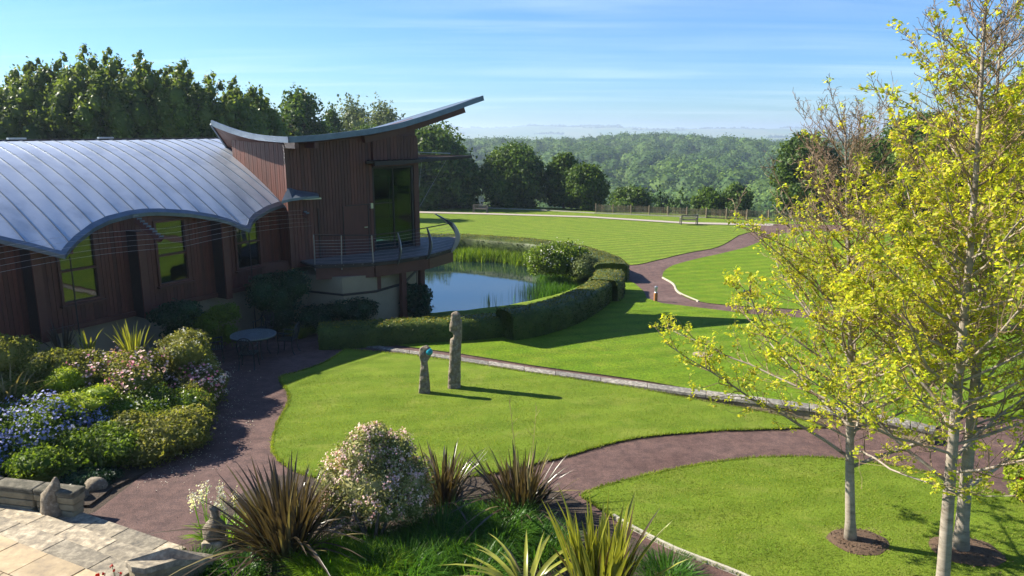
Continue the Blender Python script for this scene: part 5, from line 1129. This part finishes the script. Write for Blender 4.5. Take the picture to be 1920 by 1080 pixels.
# ================================================================== YELLOW YOUNG TREES
def young_tree(label, base, H, r0, seed, lean=(0, 0), nprim=46, first=.22, spread=.42, ltop=.72, tophalf=1.0):
    rn = random.Random(seed); t_ = thing('yellow_leaved_tree', label, 'tree', tuple(base), 0, 'young yellow-leaved trees on the front lawn'); B = Vector(base)
    n = 16; tr = []
    for i in range(n + 1):
        t2 = i / n; tr.append(B + Vector((lean[0] * t2 + .05 * math.sin(t2 * 7 + seed) * t2, lean[1] * t2 + .05 * math.cos(t2 * 6 + seed) * t2, H * t2)))
    rad = [r0 * (1.25 if i == 0 else 1) * (1 - .93 * (i / n) ** .85) + .006 for i in range(n + 1)]
    rad[0] = r0 * 1.45; tr[0] = tr[0] - Vector((0, 0, .05))
    mb = MB(); mb.tube(tr, rad, 12); mb.build('trunk', M['birch'], t_, smooth=True)
    tw = MB(); br = MB(); LP = []; LD = []
    def curve(p, d, ln, r_, sides, k, mbx, wob, upk):
        pts = [p]; d = d.normalized(); 
        for i in range(k):
            d = (d + Vector((rn.gauss(0, wob), rn.gauss(0, wob), rn.gauss(0, wob) + upk))).normalized(); pts.append(pts[-1] + d * ln / k)
        mbx.tube(pts, [max(.0028, r_ * (1 - .8 * i / k)) for i in range(k + 1)], sides, caps=False); return pts
    for pI in range(nprim):
        t2 = first + (1 - first) * (pI / nprim) ** .8 * .98; k = t2 * n; i = min(int(k), n - 1); p = tr[i].lerp(tr[i + 1], k - i); a = pI * 2.399 + rn.uniform(-.4, .4)
        ln = H * spread * (1 - .78 * ((t2 - first) / (1 - first)) ** 1.1) * rn.uniform(.75, 1.15); up_ = .35 + .9 * t2; d = Vector((math.cos(a), math.sin(a), up_ * .75))
        rr_ = max(.008, rad[i] * .42) * rn.uniform(.7, 1.1); P1 = curve(p, d, ln, rr_, 6, 8, br if rr_ > .016 else tw, .10, .045)
        for s in range(1, 9):
            for rep in range(2 if s > 1 else 1):
                q = P1[s].lerp(P1[s - 1], rn.random()); a2 = rn.uniform(0, 6.28); d2 = (P1[s] - P1[s - 1]).normalized() + Vector((math.cos(a2), math.sin(a2), rn.uniform(-.2, .6))) * .8
                l2 = ln * rn.uniform(.18, .38) * (1.1 - s / 12); P2 = curve(q, d2, l2, max(.005, rr_ * .35), 4, 5, tw, .2, .05)
                for s2 in range(1, 6):
                    q2 = P2[s2]; a3 = rn.uniform(0, 6.28); d3 = (P2[s2] - P2[s2 - 1]).normalized() + Vector((math.cos(a3), math.sin(a3), rn.uniform(-.3, .7))) * .9
                    P3 = curve(q2, d3, l2 * rn.uniform(.25, .5), .0038, 3, 3, tw, .3, .03)
                    hrel = (q2.z - B.z) / H; dens = 1.0 if hrel < ltop else max(.06, 1 - (hrel - ltop) * 4.2) * tophalf
                    outer = .35 + .65 * s / 8
                    if rn.random() < dens * outer * .9:
                        for e_ in (P3[-1], P3[1] if rn.random() < .5 else P3[2]):
                            m_ = rn.randint(4, 8)
                            for _ in range(m_): LP.append(tuple(e_ + Vector((rn.gauss(0, .03), rn.gauss(0, .03), rn.gauss(0, .026))))); LD.append((rn.gauss(0, .4), rn.gauss(0, .4), 1))
    br.build('branches', M['birch'], t_, smooth=True); o = tw.build('twigs', M['twig'], t_); tag(o, kind='stuff')
    LPn = np.array(LP); Q = leaf_quads(LPn, np.array(LD), .030, .7, .6, .15); o = link('leaves', quads_mesh('leaves', Q - np.array(base)), LM['yellow'], t_); tag(o, kind='stuff'); print('tree leaves', len(LP), 'twig verts', len(tw.v)); return t_
TA = g(1595, 1020); TBp = atz(1764, 1140, 0); TCp = g(1800, 1038)
young_tree('left yellow-leaved young tree with a single pale trunk in a mulch ring', TA, 6.9, .082, 11, (-.7, 0), 76, .2, .52, .7, .3)
young_tree('nearest yellow-leaved tree whose trunk base is cut off by the frame', TBp, 8.7, .092, 23, (-.45, 0), 74, .2, .38, .72, .6)
young_tree('rear right yellow-leaved tree just behind the nearest trunk', TCp, 8.2, .105, 37, (-.35, .1), 66, .26, .38, .74, .6)
def mulch(c, r_, lb):
    mb = MB(); n = 36; vs_ = [(c.x, c.y, .115)]
    for ring, (rr_, z) in enumerate(((.5, .10), (.85, .075), (1.0, .045))):
        for k in range(n): a = 2 * math.pi * k / n; q = r_ * rr_ * (1 + .12 * noise.noise(Vector((math.cos(a) * 2, math.sin(a) * 2, c.x)))); vs_.append((c.x + q * math.cos(a), c.y + q * .85 * math.sin(a), z + .01))
    fs_ = [(0, 1 + k, 1 + (k + 1) % n) for k in range(n)] + [(1 + r2 * n + k, 1 + (r2 + 1) * n + k, 1 + (r2 + 1) * n + (k + 1) % n, 1 + r2 * n + (k + 1) % n) for r2 in range(2) for k in range(n)]
    mb.add(vs_, fs_); o = mb.build('mulch_ring', M['mulch']); tag(o, kind='structure'); 
    # bark chips
    P = np.stack([c.x + RNG.normal(0, r_ * .4, 500), c.y + RNG.normal(0, r_ * .33, 500), np.full(500, .105)], 1); Q = leaf_quads(P, np.tile([0, 0, 1.0], (500, 1)), .022, .5, .5); oo = link('bark_chips', quads_mesh('bark_chips', Q), M['mulch']); tag(oo, kind='stuff')
mulch(Vector((TA.x + .12, TA.y, 0)), .5, ''); mulch(Vector((TCp.x + .1, TCp.y, 0)), .55, '')
# ================================================================== BACKGROUND TREES
def tree(name, label, u, vtop, vbase, wpx, y, leaf, n=5200, size=.17, shape='round', group=None, gaps=.4, core=.62, seed=0, lob=12, zb=None, low=.12):
    n = int(n * 1.5); c = aty(u, vtop, y); zg = gz(c.x, y) if zb is None else zb; Ht = c.z - zg; pm = ppm(y, c.z); rx = wpx / 2 / pm; t_ = thing(name, label, 'tree', (c.x, y, zg), 0, group); rn = random.Random(seed * 31 + int(u))
    blobs = []
    if shape == 'round':
        for k in range(lob):
            h = low + (1 - low) * (k + .5) / lob; a = k * 2.4 + rn.uniform(-.5, .5); prof = math.sin(math.pi * min(1, (h * .86 + .10))) ** .6; rad_ = rx * prof * .62
            f_ = rn.uniform(.36, .52) * rx; zc = zg + Ht * (h * .86 + .04); zc = min(zc, zg + Ht - f_ * .8); blobs.append(((c.x + math.cos(a) * rad_, y + math.sin(a) * rad_, zc), (f_, f_, f_ * .8)))
        blobs.append(((c.x, y, zg + Ht * .5), (rx * .62, rx * .62, Ht * .4))); blobs.append(((c.x, y, zg + Ht * .84), (rx * .45, rx * .45, Ht * .16)))
    else:   # spire: whorls of boughs getting shorter towards several pointed tops
        core = .62
        for k in range(16):
            h = .03 + .80 * (k + .5) / 16; a = k * 2.4; f_ = rx * rn.uniform(.3, .48) * (1.1 - .55 * h); rad_ = rx * .6 * (1.1 - .55 * h); blobs.append(((c.x + math.cos(a) * rad_, y + math.sin(a) * rad_, zg + Ht * h), (f_, f_, f_ * 1.25)))
        blobs.append(((c.x, y, zg + Ht * .38), (rx * .6, rx * .6, Ht * .36)))
        for (tx, ty, th_) in [(0, 0, 1.0)] + [(rn.uniform(-.6, .6) * rx, rn.uniform(-.5, .5) * rx, rn.uniform(.84, .97)) for _ in range(4)]:
            for k in range(12):
                h = .62 + (th_ - .62) * (k + .5) / 12; up_ = (th_ - h) / (th_ - .62); rad_ = rx * .42 * up_ ** .7; a = k * 2.2 + rn.uniform(-.5, .5); f_ = rx * (.07 + .22 * up_) * rn.uniform(.75, 1.25)
                blobs.append(((c.x + tx + math.cos(a) * rad_, y + ty + math.sin(a) * rad_, zg + Ht * h), (f_, f_, f_ * 1.5)))
    blobs2 = blobs
    foliage('crown', blobs2, n, size, LM[leaf], t_, core, .45 if shape == 'round' else .65, 1.0, .6, gaps, bottom=-.8, seed=seed, zmin=zg + .1)
    mb = MB(); mb.tube([(c.x, y, zg - .2), (c.x + .1, y, zg + Ht * .35), (c.x, y, zg + Ht * .9)], [max(.12, Ht * .025), Ht * .016, .03], 8)
    for k in range(5):
        a = k * 1.4; z0 = zg + Ht * (.25 + .1 * k); mb.tube([(c.x, y, z0), (c.x + math.cos(a) * rx * .5, y + math.sin(a) * rx * .5, z0 + Ht * .12)], [Ht * .008, .03], 5)
    mb.build('trunk', M['bark'], t_); return t_
GR = 'tall trees in a row behind the pavilion'
row = [(-30, 150, 110, 54, 'leftmost tall tree, cut by the left edge behind the roof'), (22, 140, 100, 58, 'tall tree second from the left edge behind the roof'), (68, 113, 88, 55, 'tall tree with a pointed top third from the left behind the roof'), (120, 108, 90, 57, 'tall bushy tree left of the highest crown behind the roof'), (158, 92, 84, 54, 'highest tree of the row behind the roof'), (204, 95, 84, 56, 'tall tree just right of the highest one behind the roof'), (262, 102, 96, 55, 'tall narrow tree in the middle of the row behind the roof'), (318, 130, 84, 58, 'full crowned tree right of the middle of the row'), (345, 118, 80, 55, 'pointed tree above the ridge end of the roof'), (398, 140, 84, 57, 'open crowned tree just left of the tower roof tip'), (438, 152, 76, 60, 'narrow tree above the left tip of the tower roof'), (478, 168, 60, 62, 'last and lowest narrow tree of the row, above the tower roof')]
for i, (u, vt_, wd, y, lb) in enumerate(row):
    tree('tall_tree', lb, u, vt_ - 4, 0, wd * 2.1, y, 'poplar', 12000, .13, 'spire', GR, .5, 0, i + 1, 18)
tree('round_tree', 'large round dark tree right of the tall row, above the tower roof', 556, 168, 0, 130, 78, 'dark', 7500, .2, seed=3)
tree('bronze_tree', 'small yellowish tree between the tall row and the round dark tree', 532, 222, 0, 70, 66, 'rust', 3500, .15, 'spire', seed=5)
tree('pale_tree', 'pale airy tree, left of the pair behind the tower roof', 655, 184, 0, 118, 120, 'pale', 6000, .22, seed=6, gaps=.5, core=.5, group='pale trees behind the tower roof')
tree('pale_tree', 'pale airy tree, right of the pair behind the tower roof', 712, 188, 0, 122, 118, 'pale', 6000, .22, seed=7, gaps=.5, core=.5, group='pale trees behind the tower roof')
tree('dark_tree', 'small dark tree filling the gap left of the pale pair', 618, 205, 0, 70, 90, 'dark', 3500, .2, seed=8)
tree('dark_tree', 'low dark tree below the pale pair behind the tower roof', 690, 235, 0, 120, 95, 'dark', 3500, .2, seed=18)
tree('broad_dark_tree', 'huge dark tree standing just right of the tower', 800, 236, 392, 190, 92, 'dark', 14000, .22, seed=9, lob=20, low=.02)
tree('dark_tree', 'dark tree filling in behind the right shoulder of the huge one', 862, 300, 392, 90, 90, 'dark', 6000, .22, seed=19, lob=14, low=.02)
tree('round_tree', 'large round dark green tree in the middle of the view beyond the lawn', 964, 272, 0, 128, 92, 'dark', 15000, .19, seed=10, lob=22, low=.02)
tree('bright_tree', 'taller of the two bright green trees right of the round dark tree', 1058, 288, 0, 76, 91, 'mid', 8500, .19, seed=11, lob=16, low=.02)
tree('bright_tree', 'lower and broader bright green tree at the end of the group', 1098, 310, 0, 86, 88, 'mid', 9500, .19, seed=12, lob=16, low=.02)
tree('fence_tree', 'low dark tree left end behind the paling fence', 1184, 350, 0, 92, 102, 'dark', 5500, .2, seed=13, low=.0)
tree('willowy_tree', 'soft green upright tree behind the fence, left of a matching one', 1236, 345, 0, 60, 125, 'wood', 3200, .22, 'spire', 'soft green trees behind the fence', seed=14)
tree('willowy_tree', 'soft green upright tree behind the fence, right of its match', 1278, 350, 0, 60, 122, 'wood', 3200, .22, 'spire', 'soft green trees behind the fence', seed=15)
tree('fence_tree', 'mid green tree behind the fence, above the right-hand bench', 1328, 352, 0, 72, 98, 'mid', 5500, .2, seed=16, low=.0)
tree('fence_tree', 'dark rounded tree behind the fence right of the right-hand bench', 1380, 347, 0, 76, 96, 'dark', 6500, .2, seed=17, low=.0)
tree('right_tree', 'dark tree seen through the bare top of the left yellow tree', 1520, 250, 0, 130, 80, 'dark', 9000, .2, seed=20, lob=18, low=.02)
tree('right_tree', 'dark tree behind the gap between the yellow trees', 1640, 262, 0, 130, 78, 'dark', 8000, .2, seed=21, lob=18, low=.02)
tree('right_tree', 'tall dark tree behind the crown of the nearest yellow tree', 1740, 212, 0, 190, 76, 'dark', 13000, .2, seed=22, lob=20, low=.02)
tree('right_tree', 'dark tree at the right edge behind the yellow crowns', 1880, 205, 0, 190, 74, 'mid', 13000, .2, seed=24, lob=20, low=.02)
for i, (x_, y_, h_, w_, lb) in enumerate([(38, 4, 12, 9, 'broad green tree beyond the right side of the garden, nearest the house'), (41, 13, 14, 10, 'tall green tree second from the house beyond the right side'), (43, 23, 12, 10, 'green tree in the middle of the screen beyond the right side'), (47, 33, 14, 11, 'tall green tree fourth from the house beyond the right side'), (52, 44, 13, 11, 'green tree at the far end of the screen beyond the right side')]):
    zg = gz(x_, y_); t_ = thing('screen_tree', lb, 'tree', (x_, y_, zg), 0, 'trees beyond the right side mirrored in the pavilion windows'); rn = random.Random(i); bl = [((x_, y_, zg + h_ * .5), (w_ * .36, w_ * .36, h_ * .45))]
    for k in range(12): a = k * 2.4; bl.append(((x_ + math.cos(a) * w_ * .32, y_ + math.sin(a) * w_ * .32, zg + h_ * (.08 + .78 * k / 12)), (w_ * .2, w_ * .2, w_ * .17)))
    foliage('crown', bl, 4500, .22, LM['mid'], t_, .75, .45, 1.0, .6, .3, bottom=-.8)
    mb = MB(); mb.tube([(x_, y_, zg - .2), (x_, y_, zg + h_ * .5)], [.3, .15], 8); mb.build('trunk', M['bark'], t_)
# ================================================================== WOODED RIDGE
protos = bpy.data.collections.new('crown_kinds')
for k in range(5):
    bl = [((0, 0, .5), (.42, .42, .42))]; rn = random.Random(k)
    for j in range(7): a = rn.uniform(0, 6.28); bl.append(((math.cos(a) * .30, math.sin(a) * .30, rn.uniform(.3, .68)), (.22, .22, .2)))
    P, Nn = blob_points(bl, 1100, .25, -.3, .3); Q = leaf_quads(P, Nn, .034, .45, .7); bm = small_sphere(None, bl, .93, k)
    me = quads_mesh('woodland_crown', Q); b2 = bmesh.new(); b2.from_mesh(me); me2 = bpy.data.meshes.new('t'); bm.to_mesh(me2); b2.from_mesh(me2); b2.to_mesh(me); bm.free(); b2.free(); me.materials.append(LM['wood'])
    po = bpy.data.objects.new('woodland_crown', me); protos.objects.link(po)
pts = []; rn = random.Random(5)
y = 150.0
while y < 930:
    x = -60 - y * .45
    while x < 90 + y * .75:
        xx, yy = x + rn.uniform(-4, 4), y + rn.uniform(-4, 4)
        if not (xx > -30 - yy * .02 and xx < -.01 * yy and yy < 470): pts.append((xx, yy, gz(xx, yy) - 1, rn.uniform(9, 26)))
        x += 10.5
    y += 10.5
for _ in range(60):       # hedgerows and copses on the plain
    x0, y0 = rn.uniform(-2500, 2800), rn.uniform(1300, 6800); a = rn.uniform(-.35, .35); L_ = rn.uniform(150, 700); s = 0
    while s < L_:
        xx, yy = x0 + math.cos(a) * s, y0 + math.sin(a) * s; pts.append((xx, yy, gz(xx, yy) - 1, rn.uniform(9, 22))); s += 14
for _ in range(0):       # scrub at the foot of the lawn slope
    xx, yy = rn.uniform(-60, 120), rn.uniform(135, 220); pts.append((xx, yy, gz(xx, yy) - 1, rn.uniform(6, 10)))
me = bpy.data.meshes.new('woodland'); me.from_pydata([q[:3] for q in pts], [], [])
at_ = me.attributes.new('size', 'FLOAT', 'POINT'); at_.data.foreach_set('value', [q[3] for q in pts])
wo = link('woodland', me); tag(wo, 'hazy green woodland covering the ridge across the valley', 'woodland', kind='stuff')
ng = bpy.data.node_groups.new('scatter_crowns', 'GeometryNodeTree'); ng.interface.new_socket('Geometry', in_out='INPUT', socket_type='NodeSocketGeometry'); ng.interface.new_socket('Geometry', in_out='OUTPUT', socket_type='NodeSocketGeometry')
gi = ng.nodes.new('NodeGroupInput'); go = ng.nodes.new('NodeGroupOutput'); ip = ng.nodes.new('GeometryNodeInstanceOnPoints'); ci = ng.nodes.new('GeometryNodeCollectionInfo'); ci.inputs[0].default_value = protos; ci.inputs[1].default_value = True
na = ng.nodes.new('GeometryNodeInputNamedAttribute'); na.data_type = 'FLOAT'; na.inputs[0].default_value = 'size'; rv = ng.nodes.new('FunctionNodeRandomValue'); rv.data_type = 'FLOAT_VECTOR'; rv.inputs[0].default_value = (0, 0, 0); rv.inputs[1].default_value = (0, 0, 6.28)
ip.inputs['Pick Instance'].default_value = True
ng.links.new(gi.outputs[0], ip.inputs['Points']); ng.links.new(ci.outputs[0], ip.inputs['Instance']); ng.links.new(na.outputs[0], ip.inputs['Scale']); ng.links.new(rv.outputs[0], ip.inputs['Rotation']); ng.links.new(ip.outputs[0], go.inputs[0])
md = wo.modifiers.new('scatter', 'NODES'); md.node_group = ng
# ================================================================== GRASS BLADES ON THE NEAR LAWNS
def blades(poly, n, ymax, lb, h=.045):
    P_ = np.array([q[:2] for q in poly]); lo = P_.min(0); hi = P_.max(0); hi[1] = min(hi[1], ymax); lo = np.maximum(lo, [-12, 7]); hi = np.minimum(hi, [14, 40])
    m_ = int(n * (hi[0] - lo[0]) * (hi[1] - lo[1])); X = RNG.uniform(lo[0], hi[0], m_); Y = RNG.uniform(lo[1], hi[1], m_)
    dn = .55 + .45 * np.sin(X * 2.1 + np.sin(Y * 1.3) * 2) * np.sin(Y * 2.7 + np.sin(X * 1.7)); keep = inpoly(X, Y, [tuple(q) for q in P_]) & (RNG.random(m_) < dn + .25) & (RNG.random(m_) < np.clip(13.0 / Y, .3, 1) ** 2) & (np.abs(X) < Y * .72 + 1); X, Y = X[keep], Y[keep]; k = len(X)
    Z = gzn(X, Y) + .045; a = RNG.uniform(0, 6.28, k); hh = h * RNG.uniform(.5, 1.2, k) ; w_ = .006 + RNG.random(k) * .006; c, s = np.cos(a) * w_, np.sin(a) * w_; lx = RNG.normal(0, .022, k); ly = RNG.normal(0, .022, k)
    ex = []; PE = P_
    for i in range(len(PE)):
        a0, b0 = PE[i], PE[(i + 1) % len(PE)]; mm = int(np.hypot(*(b0 - a0)) * 260)
        if mm: f_ = RNG.random((mm, 1)); ex.append(a0 * (1 - f_) + b0 * f_ + RNG.normal(0, .022, (mm, 2)))
    ex = np.concatenate(ex); ex = ex[(ex[:, 1] < ymax + 3) & (ex[:, 1] > 7) & (np.abs(ex[:, 0]) < ex[:, 1] * .72 + 1)]; X = np.concatenate([X, ex[:, 0]]); Y = np.concatenate([Y, ex[:, 1]]); k = len(X); Z = gzn(X, Y) + .04
    a = RNG.uniform(0, 6.28, k); hh = np.concatenate([hh, .06 * RNG.uniform(.3, 1.2, len(ex))]); w_ = .006 + RNG.random(k) * .006; c, s = np.cos(a) * w_, np.sin(a) * w_; lx = RNG.normal(0, .03, k); ly = RNG.normal(0, .03, k)
    V = np.stack([np.stack([X - c, Y - s, Z], 1), np.stack([X + c, Y + s, Z], 1), np.stack([X + lx, Y + ly, Z + hh], 1)], 1)
    o = link('lawn_grass', quads_mesh('lawn_grass', V, 3), M['blade']); tag(o, lb, 'grass', kind='stuff'); print('blades', k)
blades(L1, 1500, 20, 'short mown grass on the lawn round the standing stones', .035)
blades(L2, 1500, 20, 'short mown grass under the yellow-leaved trees', .038)
# petals and leaf litter blown on to the tarmac beside the left bed
pe = np.array([list(g(u, v)) for u, v in ((270, 900), (375, 840), (425, 760), (420, 690))]); kk = RNG.random(420) * 3; ii = kk.astype(int); ff_ = (kk - ii)[:, None]; P = pe[ii] * (1 - ff_) + pe[np.minimum(ii + 1, 3)] * ff_
P[:, 0] += np.abs(RNG.normal(0, .5, 420)) - .1; P[:, 1] += RNG.normal(0, .35, 420); P[:, 2] = gzn(P[:, 0], P[:, 1]) + .022
o = link('fallen_petals', quads_mesh('fallen_petals', leaf_quads(P, np.tile([0, 0, 1.0], (420, 1)), .012, .3, .7)), LM['whitef']); tag(o, 'tiny pale petals scattered on the tarmac beside the left bed', 'petals', kind='stuff')
P = np.stack([RNG.uniform(-7, 13, 900), RNG.uniform(10, 22, 900)], 1); km = inpoly(P[:, 0], P[:, 1], TARM); P = P[km]; P = np.concatenate([P, (gzn(P[:, 0], P[:, 1]) + .02)[:, None]], 1)
o = link('leaf_litter', quads_mesh('leaf_litter', leaf_quads(P, np.tile([0, 0, 1.0], (len(P), 1)), .016, .3, .6)), M['mulch']); tag(o, 'specks of brown leaf litter on the tarmac path', 'leaf litter', kind='stuff')
# ================================================================== HAZE
hz = MB(); hz.box((0, 5440, -20), (15000, 11200, 150)); o = hz.build('haze', None); tag(o, kind='stuff')
m = bpy.data.materials.new('haze_air'); m.use_nodes = True; t = m.node_tree; t.nodes.clear(); oo = t.nodes.new('ShaderNodeOutputMaterial'); pv = t.nodes.new('ShaderNodeVolumePrincipled')
pv.inputs['Color'].default_value = (.66, .82, 1, 1); pv.inputs['Density'].default_value = 2.6e-4; pv.inputs['Anisotropy'].default_value = .3; t.links.new(pv.outputs[0], oo.inputs['Volume']); o.data.materials.append(m)
